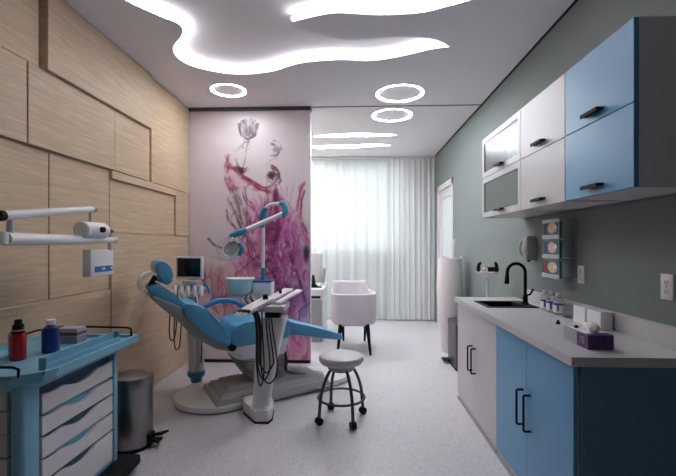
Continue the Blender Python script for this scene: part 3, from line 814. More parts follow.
link('screen', MB().box((-1.05, 6.2, .79), (-.50, 6.235, 1.24), .006), m_lgray, mo)
link('bezel', MB().box((-1.06, 6.236, .78), (-.485, 6.25, 1.25), .004), m_plastic, mo)
link('foot', MB().prism([(-.9, 6.05), (-.62, 6.05), (-.66, 6.3), (-.86, 6.3)], .75, .758), m_rubber, mo)
link('neck', MB().box((-.8, 6.26, .758), (-.72, 6.29, 1.0), .004), m_rubber, mo)
ph = thing('desk_phone', 'dark grey upright handset on the white desk beside the monitor', 'phone', (-.455, 6.1, .75))
M = Matrix.Translation((-.475, 6.12, .775)) @ Matrix.Rotation(.1, 4, 'Y')
link('handset', MB().box((-.022, -.02, 0), (.022, .02, .24), .008, M=M), m_gray, ph)
link('cradle', MB().box((-.515, 6.07, .75), (-.435, 6.17, .785), .006), m_lgray, ph)
bs = thing('black_stand', 'small black wedge stand at the front edge of the desk next to the mural', 'stand', (-.56, 5.85, .75))
link('wedge', MB().prism([(-.62, .75), (-.5, .75), (-.56, .79), (-.585, .93), (-.61, .93)], 5.82, 5.88, M=M_XZ), m_rubber, bs)
link('foot', MB().box((-.64, 5.76, .75), (-.47, 5.94, .757), .002), m_rubber, bs)

# armchair
ac = thing('armchair', 'white upholstered tub armchair on black tapered legs', 'armchair', (.0, 5.3, 0))
def tub():
    cx, cy = -.005, 5.32; w, d = .30, .36
    prof = []   # (scale, z(angle)) outer up, over rim, inner down
    seg = 56; rings = []
    def topz(a):     # near side .76, far side .87
        s = math.sin(a); q = max(0, min(1, (s-.45)/.3)); return .757 + .115*q*q*(3-2*q)
    def sup(a, w, d, e=.45):
        c, s = math.cos(a), math.sin(a); return (math.copysign(abs(c)**e, c)*w, math.copysign(abs(s)**(e+.2), s)*d)
    for (f, zf, zo) in ((.78, 0, .345), (.90, 0, .358), (.97, 0, .39), (1.0, .2, .45), (1.0, .9, 0), (.99, .975, 0), (.965, 1.0, 0), (.93, .998, 0), (.90, .97, 0), (.885, .9, 0), (.87, .35, .42)):
        r = []
        for i in range(seg):
            a = 2*PI*i/seg; x, y = sup(a, w*f, d*f); tz = topz(a)
            z = zo if zf == 0 else ((.41+(tz-.41)*zf) if zo == 0 else zo)
            tp = (1-.13*max(0, (z-.757)/.12)) if y > 0 else 1
            r.append((cx+x*(1 if y < 0 else 1-.09*(y/d))-(.075*y/d if y > 0 else 0), cy+y, z))
        rings.append(r)
    return MB().loft(rings)
link('shell', tub(), m_leather, ac)
link('seat_cushion', MB().prism(rrect(-.25, 5.03, .24, 5.6, .1, 8), .42, .53, bev=.025), m_leather, ac)
for sx, y, r0 in ((-1, 5.02, 0), (1, 5.02, 0), (-1, 5.6, 0), (1, 5.6, 0)):
    x0 = sx*.165; x1 = sx*(.205 if y < 5.3 else .15); y1 = y-.05 if y < 5.3 else y+.12
    link('leg', MB().tube([(x0, y, .40), (x1, y1, 0.0)], [.028, .014], 12), m_black, ac)

# ------------------------------------------------------------------ wheeled stool
sx, sy = -.10, 3.15
m_seat = mat('grey_leather', (186, 182, 186), .35, bump=.1)
sl = thing('wheeled_stool', 'round grey-topped stool on four curved legs with casters', 'stool', (sx, sy, 0))
link('seat', MB().lathe([(0, 0), (.13, 0), (.16, .010), (.175, .03), (.177, .048), (.168, .066), (.145, .076), (.08, .079), (0, .08)], (sx, sy, .435), 40), m_seat, sl)
link('seat_plate', MB().lathe([(0, 0), (.095, 0), (.105, .01), (.11, .045), (0, .045)], (sx, sy, .39), 28), m_gray, sl)
rg = [(sx+.182*math.cos(a), sy+.182*math.sin(a), .175) for a in [2*PI*i/40 for i in range(41)]]
link('foot_ring', MB().tube(rg, .0095, 8), m_dsteel, sl)
for px, py in ((-.28, 3.03), (.01, 2.94), (.1, 3.27), (-.205, 3.35)):
    d = Vector((px-sx, py-sy, 0)).normalized()
    P = lambda r, z: (sx+d.x*r, sy+d.y*r, z)
    lg = link('leg', MB().tube([P(.085, .41), P(.12, .37), P(.16, .29), P(.185, .2), P(.195, .1), P(.2, .055)], .0125, 10, 3), m_dsteel, sl)
    b = MB(); c = Vector(P(.2, .029)); ax = Vector((-d.y, d.x, 0))
    b.tube([c-ax*.02, c-ax*.004], .028, 16); b.tube([c+ax*.004, c+ax*.02], .028, 16)
    link('caster', b, m_rubber, lg)

# ------------------------------------------------------------------ round steel bin
bn = thing('steel_bin', 'round brushed steel pedal bin standing next to the blue trolley', 'bin', (-1.475, 2.66, 0))
bx, by = -1.515, 2.68
link('body', MB().lathe([(0, .02), (.128, .02), (.13, .03), (.13, .42), (0, .42)], (bx, by, 0), 48), m_steel, bn)
link('base', MB().lathe([(0, 0), (.133, 0), (.133, .022), (0, .022)], (bx, by, 0), 48), m_rubber, bn)
link('lid', MB().lathe([(0, .423), (.134, .423), (.134, .468), (.128, .482), (.10, .492), (0, .497)], (bx, by, 0), 48), m_steel, bn)
link('lid_gap', MB().lathe([(0, .417), (.129, .417), (.129, .426), (0, .426)], (bx, by, 0), 40), m_dark, bn)
b = MB().box((bx+.115, by-.03, .035), (bx+.2, by+.03, .05), .004); b.prism([(bx+.12, by-.01), (bx+.215, by-.06), (bx+.19, by-.005)], .04, .055); b.box((bx+.10, by-.035, 0.005), (bx+.14, by+.035, .09), .004)
b.prism([(bx+.12, by+.01), (bx+.19, by+.02), (bx+.215, by+.08)], .06, .075)
link('pedal', b, m_rubber, bn)

# ------------------------------------------------------------------ blue trolley
ct = thing('instrument_trolley', 'blue medical trolley with grey wave-cut drawers in the left foreground', 'trolley', (-1.6, 2.0, 0))
TX0, TX1, TY0, TY1 = -1.86, -1.385, 1.61, 2.265
b = MB()
b.box((TX1-.055, TY0, .12), (TX1+.004, TY0+.105, .80), .02, 3)
link('corner_post', b, m_cart, ct)
link('corner_post', MB().box((TX1-.05, TY1-.02, .12), (TX1+.008, TY1+.015, .80), .006, 2), m_cart, ct)
link('corner_post', MB().box((TX0, TY0, .12), (TX0+.06, TY0+.06, .80), .02, 3), m_cart, ct)
link('corner_post', MB().box((TX0, TY1-.05, .12), (TX0+.06, TY1+.015, .80), .02, 3), m_cart, ct)
link('carcass', MB().box((TX0+.01, TY0+.02, .08), (TX1-.022, TY1-.005, .79)), m_cartd, ct, smooth=False)
# drawer fronts with wave-cut tops
zz = [.715, .612, .515, .413, .31, .135]
ya, yb = TY0+.115, TY1-.022
for k in range(5):
    zt, zb = zz[k]-.004, zz[k+1]+.006
    n = 28; top = []
    for i in range(n+1):
        u = i/n; y = ya+(yb-ya)*u
        dip = .010*math.sin(PI*min(1, u/.28))*(1 if u < .28 else 0)+(.034*math.sin(PI*(u-.22)/.56)**1.3 if .22 < u < .78 else 0)+(.006*math.sin(PI*(u-.72)/.28) if u > .72 else 0)
        top.append((y, zt-dip-.003))
    poly = [(ya, zb), (yb, zb)]+top[::-1]
    d = link('drawer', MB().prism(poly, 0, .018, M=Matrix.Translation((TX1-.018, 0, 0)) @ M_YZ), m_white, ct, smooth=False)
    g = MB()
    gp = [(ya+(yb-ya)*.02, zt-.002), (ya+(yb-ya)*.98, zt-.002)]+[(ya+(yb-ya)*u, zt-.002-(.040*math.sin(PI*u)**1.5)) for u in (.85, .72, .6, .5, .4, .28, .15)]
    link('finger_recess', MB().prism(gp, 0, .003, M=Matrix.Translation((TX1-.021, 0, 0)) @ M_YZ), m_cart if k in (1, 3) else m_cartd, d, smooth=False)
link('kick_rail', MB().box((TX1-.03, TY0+.1, .12), (TX1-.004, TY1, .134)), m_cart, ct, smooth=False)
# near side: stacked grey panels
b = MB()
for k in range(6): b.box((TX0+.06, TY0-.004, .19+k*.098), (TX1-.06, TY0+.022, .19+k*.098+.092), .003, 1)
link('side_bins', b, m_lgray, ct, smooth=False)
link('side_handle', MB().tube([(-1.72, TY0, .46), (-1.72, TY0-.025, .46), (-1.52, TY0-.025, .46), (-1.495, TY0-.025, .485), (-1.495, TY0, .485)], .006, 8), m_black, ct)
# top
tx0, tx1, ty0, ty1 = -1.89, -1.305, 1.585, 2.385
outer = [(tx0, ty0), (tx1-.11, ty0), (tx1-.02, ty0+.07), (tx1, ty0+.12), (tx1, ty1), (tx0, ty1)]
skirt0 = [(TX0, TY0), (TX1-.08, TY0), (TX1, TY0+.08), (TX1+.004, TY0+.1), (TX1+.004, TY1), (TX0, TY1)]
b = MB().loft([[(x, y, .745) for x, y in skirt0], [(x, y, .79) for x, y in outer], [(x, y, .812) for x, y in outer]])
link('tray_top', b, m_cart, ct, smooth=False)
def rimseg(a, c, w, h, z=.812):
    a = Vector((a[0], a[1], z)); c = Vector((c[0], c[1], z)); t = (c-a).normalized(); n = Vector((t.y, -t.x, 0))*w/2
    return [[a-n, a+n, a+n+Vector((0, 0, h)), a-n+Vector((0, 0, h))], [c-n, c+n, c+n+Vector((0, 0, h)), c-n+Vector((0, 0, h))]]
b = MB()
for p, q in zip(outer, outer[1:]+outer[:1]):
    c = Vector(((tx0+tx1)/2, (ty0+ty1)/2)); ip = Vector(p).lerp(c, .035); iq = Vector(q).lerp(c, .035); b.loft(rimseg(ip, iq, .022, .016))
link('tray_rim', b, m_cart, ct, smooth=False)
b = MB(); b.box((-1.40, 1.72, .812), (-1.396, 2.28, .868), .002, 1); b.box((-1.368, 1.72, .812), (-1.364, 2.28, .838), .002, 1); b.box((-1.40, 1.72, .812), (-1.364, 1.724, .868), .002, 1); b.box((-1.40, 2.276, .812), (-1.364, 2.28, .868), .002, 1)
link('divider', b, m_cart, ct, smooth=False)
link('guard_rail', MB().tube([(-1.88, 1.61, .86), (-1.42, 1.61, .86), (-1.395, 1.61, .852), (-1.395, 1.61, .822), (-1.42, 1.61, .815), (-1.88, 1.61, .815)], .006, 8), m_black, ct)
link('guard_rail', MB().tube([(-1.325, 2.33, .81), (-1.325, 2.33, .855), (-1.335, 2.345, .868), (-1.37, 2.36, .872), (-1.6, 2.375, .872), (-1.78, 2.375, .872), (-1.87, 2.30, .865), (-1.875, 2.1, .86)], .006, 8), m_black, ct)
link('base_tray', MB().prism(rrect(-1.87, 1.6, -1.30, 2.41, .03), .045, .085, bev=.004), m_rubber, ct)
for x in (-1.82, -1.36):
    for y in (1.68, 2.36):
        b = MB().tube([(x-.012, y, .024), (x+.012, y, .024)], .024, 18); b.box((x-.016, y-.01, .025), (x+.016, y+.01, .05))
        link('caster', b, m_rubber, ct)

ZT = .812
def bottle(name, x, y, prof, m, capprof, mc, label, extra=None):
    t = thing(name, label, 'bottle', (x, y, ZT)); link('body', MB().lathe(prof, (x, y, ZT), 24), m, t); link('cap', MB().lathe(capprof, (x, y, ZT), 20), mc, t)
    if extra: extra(t)
    return t
def redx(t):
    link('neck_band', MB().lathe([(0, .128), (.0275, .128), (.0265, .14), (0, .14)], (-1.63, 1.88, ZT), 24), m_rubber, t)
    link('neck_ring', MB().lathe([(0, .145), (.025, .145), (.023, .151), (0, .151)], (-1.63, 1.88, ZT), 24), m_paper, t)
bottle('red_bottle', -1.63, 1.88, [(0, 0), (.031, 0), (.033, .005), (.033, .112), (.028, .125), (.024, .15), (0, .15)], m_red, [(0, .15), (.024, .15), (.023, .172), (.016, .176), (.015, .196), (0, .198)], m_rubber, 'red bottle with black cap on the blue trolley', redx)
bottle('grey_bottle', -1.69, 1.93, [(0, 0), (.026, 0), (.028, .005), (.028, .115), (.018, .13), (0, .13)], m_gray, [(0, .13), (.016, .13), (.016, .15), (0, .152)], m_lgray, 'grey bottle behind and left of the red one on the trolley')
bottle('blue_bottle', -1.585, 2.03, [(0, 0), (.038, 0), (.04, .006), (.04, .11), (.034, .128), (.018, .138), (.017, .142), (0, .142)], m_bluebottle, [(0, .142), (.022, .142), (.022, .168), (0, .17)], m_paper, 'cobalt blue bottle with white cap on the trolley')
gb = thing('small_box', 'pink and grey printed carton at the far end of the trolley top', 'box', (-1.63, 2.24, ZT))
link('carton', MB().box((-1.69, 2.2, ZT), (-1.565, 2.28, ZT+.085), .0015, 1), mat('grey_pink_card', (188, 168, 180), .6), gb, smooth=False)
link('printed_band', MB().box((-1.691, 2.199, ZT+.045), (-1.564, 2.281, ZT+.062)), mat('maroon_print', (110, 60, 80), .6, var=.3, scale=60), gb, smooth=False)
link('printed_base', MB().box((-1.691, 2.199, ZT+.0), (-1.564, 2.281, ZT+.038)), mat('slate_print', (130, 136, 156), .6, var=.3, scale=60), gb, smooth=False)

# ------------------------------------------------------------------ wall arm with x-ray head
xa = thing('articulated_wall_arm', 'white jointed arm with round head reaching along the oak wall', 'arm', (-1.89, 1.5, 1.4))
AX = -1.60
link('wall_plate', MB().box((XL+.03, 1.32, 1.2), (XL+.07, 1.52, 1.7), .01), m_plastic, xa)
link('swing_arm', MB().tube([(XL+.06, 1.42, 1.40), (AX, 1.755, 1.40)], .026, 16), m_plastic, xa)
link('elbow_joint', MB().tube([(AX, 1.755, 1.375), (AX, 1.755, 1.43)], .026, 20), m_plastic, xa)
link('joint_post', MB().tube([(AX, 1.80, 1.42), (AX, 1.80, 1.49)], .014, 14), m_lgray, xa)
link('lower_arm', MB().tube([(AX, 1.775, 1.398), (AX, 1.95, 1.398), (AX, 2.35, 1.402), (AX, 2.40, 1.402), (AX, 2.60, 1.404)], [.032, .03, .026, .02, .018], 18), m_plastic, xa)
link('end_cap', MB().tube([(AX, 2.595, 1.404), (AX, 2.625, 1.404)], .0195, 16), m_lgray, xa)
link('upper_arm', MB().tube([(AX, 1.75, 1.502), (AX, 2.40, 1.592)], [.023, .018], 18), m_plastic, xa)
link('end_cap', MB().tube([(AX, 1.738, 1.501), (AX, 1.762, 1.504)], .025, 16), m_rubber, xa)
link('end_cap', MB().tube([(AX, 2.385, 1.590), (AX, 2.408, 1.593)], .0195, 16), m_gray, xa)
link('drop_link', MB().tube([(AX, 2.37, 1.58), (AX, 2.37, 1.50)], .010, 12), m_lgray, xa)
hd = link('round_head', MB().tube([(AX+.01, 2.265, 1.46), (AX+.01, 2.272, 1.46), (AX+.01, 2.47, 1.46), (AX+.01, 2.48, 1.46)], [.042, .05, .05, .042], 28), m_plastic, xa)
link('knob', MB().tube([(AX+.04, 2.39, 1.463), (AX+.075, 2.38, 1.463)], .017, 18), m_rubber, hd)
link('rod', MB().tube([(AX+.01, 2.47, 1.462), (AX+.01, 2.57, 1.462)], .011, 12), m_dsteel, hd)
link('hanger', MB().tube([(AX, 2.56, 1.40), (AX, 2.56, 1.335)], .012, 12), m_lgray, xa)
bxx = link('control_box', MB().box((AX-.05, 2.365, 1.175), (AX+.005, 2.595, 1.342), .006), m_plastic, xa)
link('blue_display', MB().box((AX+.0045, 2.40, 1.20), (AX+.0065, 2.58, 1.237)), mat('display_blue', (24, 104, 176), .4), bxx, smooth=False)
b = MB()
for y in (2.47, 2.487, 2.56): b.box((AX+.0064, y, 1.212), (AX+.0075, y+.012, 1.228))
link('display_marks', b, m_paper, bxx, smooth=False)

# ------------------------------------------------------------------ dental unit
A = math.radians(33); U = Vector((math.cos(A), math.sin(A), 0)); NN = Vector((math.sin(A), -math.cos(A), 0)); OO = Vector((-.88, 3.64, 0))
MD = Matrix(((U.x, NN.x, 0, OO.x), (U.y, NN.y, 0, OO.y), (0, 0, 1, 0), (0, 0, 0, 1)))     # (t, n, z) -> world
def D(t, n, z): return MD @ Vector((t, n, z))
dc = thing('dental_chair', 'blue and white dental treatment chair with attached unit and lamp', 'dental chair', (-.88, 3.64, 0))
def pad(prof, w, m, name, parent, bev=.02, n0=0):
    """side profile in (t,z), extruded across the chair width"""
    b = MB(); M = MD @ Matrix(((1, 0, 0, 0), (0, 0, 1, n0), (0, 1, 0, 0), (0, 0, 0, 1)))
    b.prism(prof, -w, w, M=M, bev=bev)
    return link(name, b, m, parent)
# floor base
def hull_base(grow, z0, z1):
    out = []
    for c, r, a0, a1 in ((Vector((-1.21, 3.53)), .37+grow, 33+90, 33+270), (Vector((-.31, 4.10)), .26+grow, 33-90, 33+90)):
        for i in range(17):
            a = math.radians(a0+(a1-a0)*i/16); out.append((c.x+r*math.cos(a), c.y+r*math.sin(a)))
    return MB().prism(out, z0, z1, bev=.008)
link('base_plate', hull_base(0, .012, .06), m_plastic, dc)
link('base_seal', hull_base(-.008, 0, .014), m_gray, dc)
def slab_(t0, t1, w0, z0, z1, ins, m, name):
    r0 = [D(t, n, z0) for t, n in ((t0, -w0), (t1, -w0), (t1, w0), (t0, w0))]
    r1 = [D(t, n, z1) for t, n in ((t0+ins, -w0+ins), (t1-ins, -w0+ins), (t1-ins, w0-ins), (t0+ins, w0-ins))]
    return link(name, MB().loft([r0, r1]), m, dc, smooth=False)
m_cover = mat('cover_plastic', (172, 170, 173), .5)
slab_(-.44, .62, .26, .06, .10, .015, m_cover, 'lower_cover')
slab_(-.40, .55, .225, .10, .135, .03, m_cover, 'middle_cover')
slab_(-.33, .42, .17, .135, .165, .02, m_cover, 'upper_cover')
# bellows
m_bellows = mat('bellows_rubber', (168, 166, 168), .6)
b = MB(); rings = []
N_ = 16
for i in range(N_+1):
    u = i/N_; z = .16+.23*u; rip = .024 if i % 2 else 0
    t0 = -.06-.17*u**.8; t1 = .20+.02*u
    w = .13+.03*u
    rings.append([D(x, y, z) for x, y in rrect(t0-rip, -w-rip, t1+rip, w+rip, .07)])
b.loft(rings); link('bellows', b, m_bellows, dc)
b = MB(); rings = []
for z, t0, t1, w in ((.385, -.23, .21, .17), (.395, -.25, .22, .175), (.47, -.31, .22, .20), (.53, -.31, .22, .21)):
    rings.append([D(x, y, z) for x, y in rrect(t0, -w, t1, w, .06)])
b.loft(rings); link('seat_housing', b, m_plastic, dc)
# cushions
pad([(-0.29, 0.70), (-0.20, 0.715), (-.02, .722), (0.20, 0.708), (0.225, 0.68), (0.225, 0.56), (0.20, 0.54), (-0.242, 0.512), (-0.31, 0.545), (-.315, .62)], .24, m_vinyl, 'seat', dc, .02)
pad([(.20, .56), (.36, .535), (.62, .475), (.74, .452), (.79, .447), (.80, .47), (.77, .505), (.6, .56), (.40, .625), (.22, .685)], .20, m_vinyl, 'leg_rest', dc, .014)
back = pad([(-0.662, 0.913), (-0.56, 0.889), (-0.502, 0.848), (-0.455, 0.808), (-0.375, 0.699), (-0.317, 0.598), (-0.309, 0.559), (-0.329, 0.529), (-0.415, 0.577), (-0.502, 0.64), (-0.587, 0.725), (-0.662, 0.815), (-0.699, 0.873)], .24, m_vinyl, 'backrest', dc, .014)
pad([(-0.90, 0.985), (-0.69, 0.875), (-0.59, 0.74), (-0.42, 0.59), (-0.33, 0.525), (-0.32, 0.48), (-0.43, 0.515), (-0.587, 0.62), (-0.722, 0.77), (-0.90, 0.945)], .20, m_gray, 'back_shell', dc, .008)
up = pad([(-0.93, 1.028), (-0.906, 1.053), (-0.859, 1.066), (-0.821, 1.049), (-0.788, 1.02), (-0.719, 0.96), (-0.652, 0.9), (-0.689, 0.86), (-0.778, 0.906), (-0.849, 0.954), (-0.906, 0.988)], .18, m_vinyl, 'neck_bolster', dc, .012)
pad([(-0.874, 1.217), (-0.84, 1.249), (-0.794, 1.232), (-0.756, 1.189), (-0.744, 1.131), (-0.756, 1.072), (-0.787, 1.049), (-0.825, 1.068), (-0.854, 1.136)], .21, m_vinyl, 'headrest', dc, .014, -.07)
pad([(-0.882, 1.205), (-0.872, 1.21), (-0.852, 1.136), (-0.828, 1.075), (-0.84, 1.07), (-0.864, 1.13)], .185, m_gray, 'headrest_back', dc, .002, -.06)
b = MB(); rings = []
for i in range(15):
    a = math.radians(60+210*i/14); c, s = math.cos(a), math.sin(a)
    rings.append([D(-.905+r*c, w, 1.065+r*s*1.05) for r, w in ((.09, -.06), (.09, .13), (.07, .13), (.07, -.06))])
b.loft(rings); link('headrest_holder', b, m_plastic, dc)
link('headrest_post', MB().tube([D(-.86, 0, 1.12), D(-.90, 0, 1.05), D(-.84, 0, .97)], .022, 10), m_dsteel, dc)
link('hinge', MB().tube([D(-.30, -.20, .52), D(-.30, .23, .52)], .035, 16), m_rubber, dc)
ar = link('armrest', MB().tube([D(-.46, -.29, .74), D(-.40, -.29, .80), D(-.27, -.29, .845), D(-.12, -.29, .82), D(-.02, -.29, .73), D(-.01, -.28, .62)], [.02, .024, .026, .026, .024, .02], 12, 4), mat('armrest_blue', (56, 134, 192), .35), dc)
link('armrest_bracket', MB().tube([D(-.01, -.28, .62), D(-.02, -.16, .55)], .018, 10), m_gray, dc)
link('foot_switch', MB().lathe([(0, 0), (.075, 0), (.078, .015), (.06, .035), (0, .04)], tuple(D(.62, -.02, .06)), 24), m_lgray, dc)

# delivery column in front
b = MB(); rings = []
for z, xa_, xb_, ya_, yb_ in ((.10, -.81, -.655, 3.06, 3.2), (.12, -.795, -.665, 3.07, 3.19), (.45, -.775, -.61, 3.07, 3.2), (.72, -.755, -.55, 3.08, 3.23), (.80, -.75, -.53, 3.08, 3.24)):
    rings.append([(x, y, z) for x, y in rrect(xa_, ya_, xb_, yb_, .035)])
b.loft(rings); link('delivery_column', b, m_plastic, dc)
b = MB().prism([(-.66, 3.04), (-.64, 3.1), (-.66, 3.26), (-.80, 3.52), (-.96, 3.40), (-.90, 3.22), (-.76, 3.04)], .012, .10, bev=.008); link('column_foot', b, m_plastic, dc)
b = MB().prism([(-.655, 3.035), (-.635, 3.1), (-.655, 3.26), (-.80, 3.5), (-.95, 3.40), (-.9, 3.215), (-.76, 3.035)], 0, .014); link('column_seal', b, m_rubber, dc)
link('column_cap', MB().box((-.69, 3.1, .80), (-.58, 3.2, .865), .008), m_rubber, dc)
# delivery head: sloping tray with handpieces
hdl = link('delivery_head', MB().box((-.74, 3.02, .855), (-.53, 3.30, .905), .012, 3), m_lgray, dc)
P0 = Vector((-.80, 2.86, .865)); P1 = Vector((-.545, 3.38, .995)); dirn = (P1-P0); side = Vector((dirn.y, -dirn.x, 0)).normalized(); upv = side.cross(dirn).normalized()
if upv.z < 0: upv = -upv
def bar(a, c, w, h, name, m, o=0, par=None, lift=0):
    s = P0+dirn*a+side*o+upv*lift; e = P0+dirn*c+side*o+upv*lift
    r = [[s-side*w-upv*h, s+side*w-upv*h, s+side*w+upv*h, s-side*w+upv*h], [e-side*w-upv*h, e+side*w-upv*h, e+side*w+upv*h, e-side*w+upv*h]]
    b = MB(); t = bmesh.new(); vs = [t.verts.new(p) for q in r for p in q]
    for f in ((3, 2, 1, 0), (4, 5, 6, 7), (0, 1, 5, 4), (1, 2, 6, 5), (2, 3, 7, 6), (3, 0, 4, 7)): t.faces.new([vs[i] for i in f])
    bmesh.ops.bevel(t, geom=t.edges[:], offset=min(w, h)*.5, segments=2, profile=.5, affect='EDGES'); b._merge(t)
    return link(name, b, m, par or dc)
bar(.05, 1.0, .045, .009, 'instrument_tray', m_plastic, -.01)
bar(.50, 1.04, .03, .009, 'side_tray', m_plastic, .085, lift=-.012)
for k, o in enumerate((-.045, -.018, .01, .038)):
    b = MB(); q = lambda a, l=.022: P0+dirn*a+side*o+upv*l
    b.tube([q(-.06, .006), q(.06), q(.35), q(.55)], [.005, .009, .011, .006], 10, 2)
    hp = link('handpiece', b, m_plastic, dc)
    link('handpiece_collar', MB().tube([q(.0), q(.05)], .0115, 10), mat('collar_red', (90, 36, 36), .5) if k == 0 else m_rubber, hp)
c = P0+dirn*.45+upv*.045
link('tray_knob', MB().tube([c-upv*.03, c+upv*.015], .02, 16), m_rubber, dc)
c = P0+dirn*.78+upv*.025
link('tray_knob', MB().tube([c-upv*.02, c+upv*.012], .012, 14), m_rubber, dc)
# hoses from the handpieces
for k, (x0, dx, lo) in enumerate(((-.735, .05, .30), (-.725, .085, .345), (-.712, .10, .40), (-.70, .115, .32))):
    pts = [(-.77+.014*k, 2.95, .875), (x0-.01, 2.975, .83), (x0, 2.99, .7), (x0-.004, 3.0, .5), (x0+.01, 3.005, lo+.05), (x0+dx*.5, 3.01, lo), (x0+dx*.95, 3.015, lo+.06), (x0+dx, 3.02, .5), (x0+dx*.7, 3.03, .72), (x0+dx*.5, 3.06, .86)]
    link('hose', MB().tube(pts, .0058, 8, 5), m_hose, dc)
for k in range(3):
    pts = [(-.56, 3.25, .50), (-.565+.01*k, 3.26, .42), (-.57+.01*k, 3.28, .34), (-.545+.035*k, 3.34, .29), (-.50+.04*k, 3.42, .265)]
    link('hose', MB().tube(pts, .005, 8, 4), m_hose, dc)

# assistant column behind the backrest
axx, ayy = -1.52, 3.80
b = MB(); rings = []
for z, w, sx_ in ((.14, .075, 0), (.3, .075, 0), (.6, .068, -.02), (.9, .05, -.045)):
    rings.append([(axx+sx_+w*math.cos(a), ayy+w*.8*math.sin(a), z) for a in [2*PI*i/24 for i in range(24)]])
b.loft(rings); ac_ = link('assistant_column', b, m_plastic, dc)
link('blue_collar', MB().lathe([(0, .105), (.07, .105), (.082, .12), (.082, .155), (.078, .16), (0, .16)], (axx, ayy, 0), 28), m_teal, ac_)
link('column_pivot', MB().lathe([(0, .055), (.05, .055), (.055, .08), (.045, .11), (0, .11)], (axx, ayy, 0), 24), m_teal, ac_)
link('instrument_bar', MB().box((-1.71, 3.68, .955), (-1.40, 3.80, .99), .01, 3), m_lgray, dc)
for k in range(5):
    x = -1.665+.062*k
    hp = link('instrument', MB().tube([(x, 3.66, .985), (x+.012, 3.635, .94), (x+.022, 3.62, .895)], [.019, .02, .013], 10), m_plastic, dc)
    link('instrument_holder', MB().box((x-.004, 3.645, .93), (x+.022, 3.68, .96), .003), m_rubber, hp)
link('hook_arm', MB().tube([(-1.41, 3.70, .99), (-1.385, 3.69, 1.0), (-1.355, 3.68, .96), (-1.345, 3.68, .915)], .013, 10, 4), mat('hook_blue', (50, 120, 176), .4), dc)
link('monitor_post', MB().tube([(-1.55, 3.76, .95), (-1.55, 3.77, 1.09)], .02, 12), m_gray, dc)
mnt = link('monitor_frame', MB().box((-1.695, 3.735, 1.045), (-1.435, 3.775, 1.26), .008), m_plastic, dc)
link('monitor_screen', MB().box((-1.675, 3.731, 1.07), (-1.455, 3.736, 1.245)), m_screen, mnt, smooth=False)
link('monitor_tray', MB().box((-1.60, 3.66, 1.0), (-1.46, 3.78, 1.04), .008), m_lgray, dc)
for k, (xo, lo) in enumerate(((-1.70, .50), (-1.655, .42))):
    pts = [(xo+.03, 3.63, .92), (xo+.01, 3.63, .8), (xo-.005, 3.63, .6), (xo+.003, 3.63, lo+.01), (xo+.02, 3.64, lo-.015), (xo+.04, 3.65, lo+.03), (xo+.045, 3.68, .7), (xo+.04, 3.70, .96)]
    link('hose', MB().tube(pts, .006, 8, 4), m_browncord, dc)
link('hose', MB().tube([(-1.50, 3.70, .93), (-1.475, 3.70, .80), (-1.445, 3.70, .6), (-1.435, 3.72, .4), (-1.45, 3.74, .25)], .006, 8, 4), m_hose, dc)

# unit pole, water box, cuspidor
ux, uy = -.915, 4.02
link('unit_column', MB().box((-.99, 3.96, .05), (-.85, 4.10, .84), .02, 3), m_plastic, dc)
wb = link('water_unit_box', MB().box((-1.01, 3.94, .82), (-.82, 4.10, 1.0), .008), m_plastic, dc)
link('blue_lid', MB().box((-1.012, 3.935, 1.0), (-.818, 4.105, 1.016), .004), mat('lid_blue', (40, 100, 170), .4), wb)
bw = link('cuspidor_bowl', MB().lathe([(0, .86), (.07, .86), (.115, .89), (.132, .95), (.138, 1.03), (.132, 1.035), (.122, 1.02), (.10, .96), (.0, .93)], (-1.14, 3.97, 0), 36), mat('bowl_pale_blue', (188, 210, 216), .25), dc)
link('bowl_rim', MB().lathe([(.136, 1.028), (.143, 1.03), (.143, 1.04), (.130, 1.042), (.124, 1.03)], (-1.14, 3.97, 0), 36), m_plastic, bw)
link('bowl_bracket', MB().box((-1.12, 3.95, .85), (-.99, 4.05, .89), .008), m_plastic, dc)
for k in range(5):
    pts = [(-1.02+.02*k, 3.9, .87), (-1.03+.03*k, 3.87, .84), (-.99+.03*k, 3.85, .79), (-.93+.025*k, 3.86, .74), (-.90+.02*k, 3.9, .70)]
    link('hose', MB().tube([(x-.06, y, z) for x, y, z in pts], .007, 8, 4), m_hose if k % 2 else m_lgray, dc)
link('lamp_pole', MB().tube([(ux-.005, uy, 1.0), (ux-.005, uy, 1.55)], .017, 14), m_plastic, dc)
link('pole_sleeve', MB().tube([(ux-.005, uy, 1.01), (ux-.005, uy, 1.14)], .022, 14), m_teal, dc)
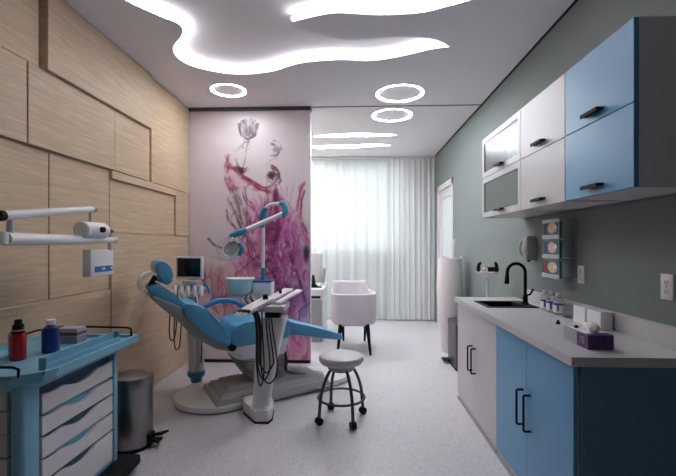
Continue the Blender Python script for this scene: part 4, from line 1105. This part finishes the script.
pl1 = [(ux-.005, uy, 1.545), (ux-.012, uy, 1.6), (ux-.004, uy-.01, 1.68), (ux+.03, uy-.02, 1.745)]
link('lamp_joint', MB().tube(pl1, [.026, .032, .034, .028], 16, 4), m_teal, dc)
link('lamp_arm', MB().tube([(ux+.02, uy-.02, 1.735), (ux+.07, uy-.03, 1.775), (ux+.19, uy-.06, 1.785)], .017, 14, 3), m_plastic, dc)
link('lamp_joint', MB().tube([(ux+.185, uy-.06, 1.79), (ux+.225, uy-.08, 1.77), (ux+.235, uy-.10, 1.70), (ux+.205, uy-.13, 1.65)], [.024, .032, .034, .026], 16, 4), m_teal, dc)
link('lamp_arm', MB().tube([(ux+.215, uy-.12, 1.675), (ux-.13, uy-.30, 1.50)], [.024, .02], 16), m_plastic, dc)
link('lamp_joint', MB().tube([(ux-.10, uy-.285, 1.515), (ux-.16, uy-.31, 1.485), (ux-.24, uy-.34, 1.445)], [.024, .034, .026], 16, 3), m_teal, dc)
lx, ly, lz = ux-.215, uy-.36, 1.33
lh = link('lamp_yoke', MB().tube([(ux-.215, uy-.34, 1.45), (lx+.0, ly, 1.425), (lx-.01, ly-.01, lz+.07)], .012, 10, 3), m_plastic, dc)
MR = Matrix.Translation((lx+.0, ly, lz)) @ Matrix.Rotation(math.radians(-24), 4, 'Y') @ Matrix.Rotation(math.radians(62), 4, 'X')
link('lamp_head', MB().lathe([(0, -.035), (.06, -.035), (.085, -.02), (.09, .0), (.085, .02), (.078, .02), (.07, .005), (0, .0)], (0, 0, 0), 32, M=MR), m_plastic, dc)
link('lamp_reflector', MB().lathe([(0, .004), (.068, .008), (.074, .018), (.05, .012), (0, .008)], (0, 0, 0), 32, M=MR), m_gray, dc)
link('lamp_side_grip', MB().tube([(lx+.075, ly-.02, lz+.06), (lx+.10, ly-.02, lz), (lx+.075, ly-.03, lz-.06)], [.02, .026, .018], 12, 3), m_teal, dc)
rg = [(lx-.02+.11*math.cos(a), ly-.03, lz+.0+.10*math.sin(a)) for a in [math.radians(30+300*i/28) for i in range(29)]]
link('lamp_guard', MB().tube(rg, .004, 6), m_clear, dc)
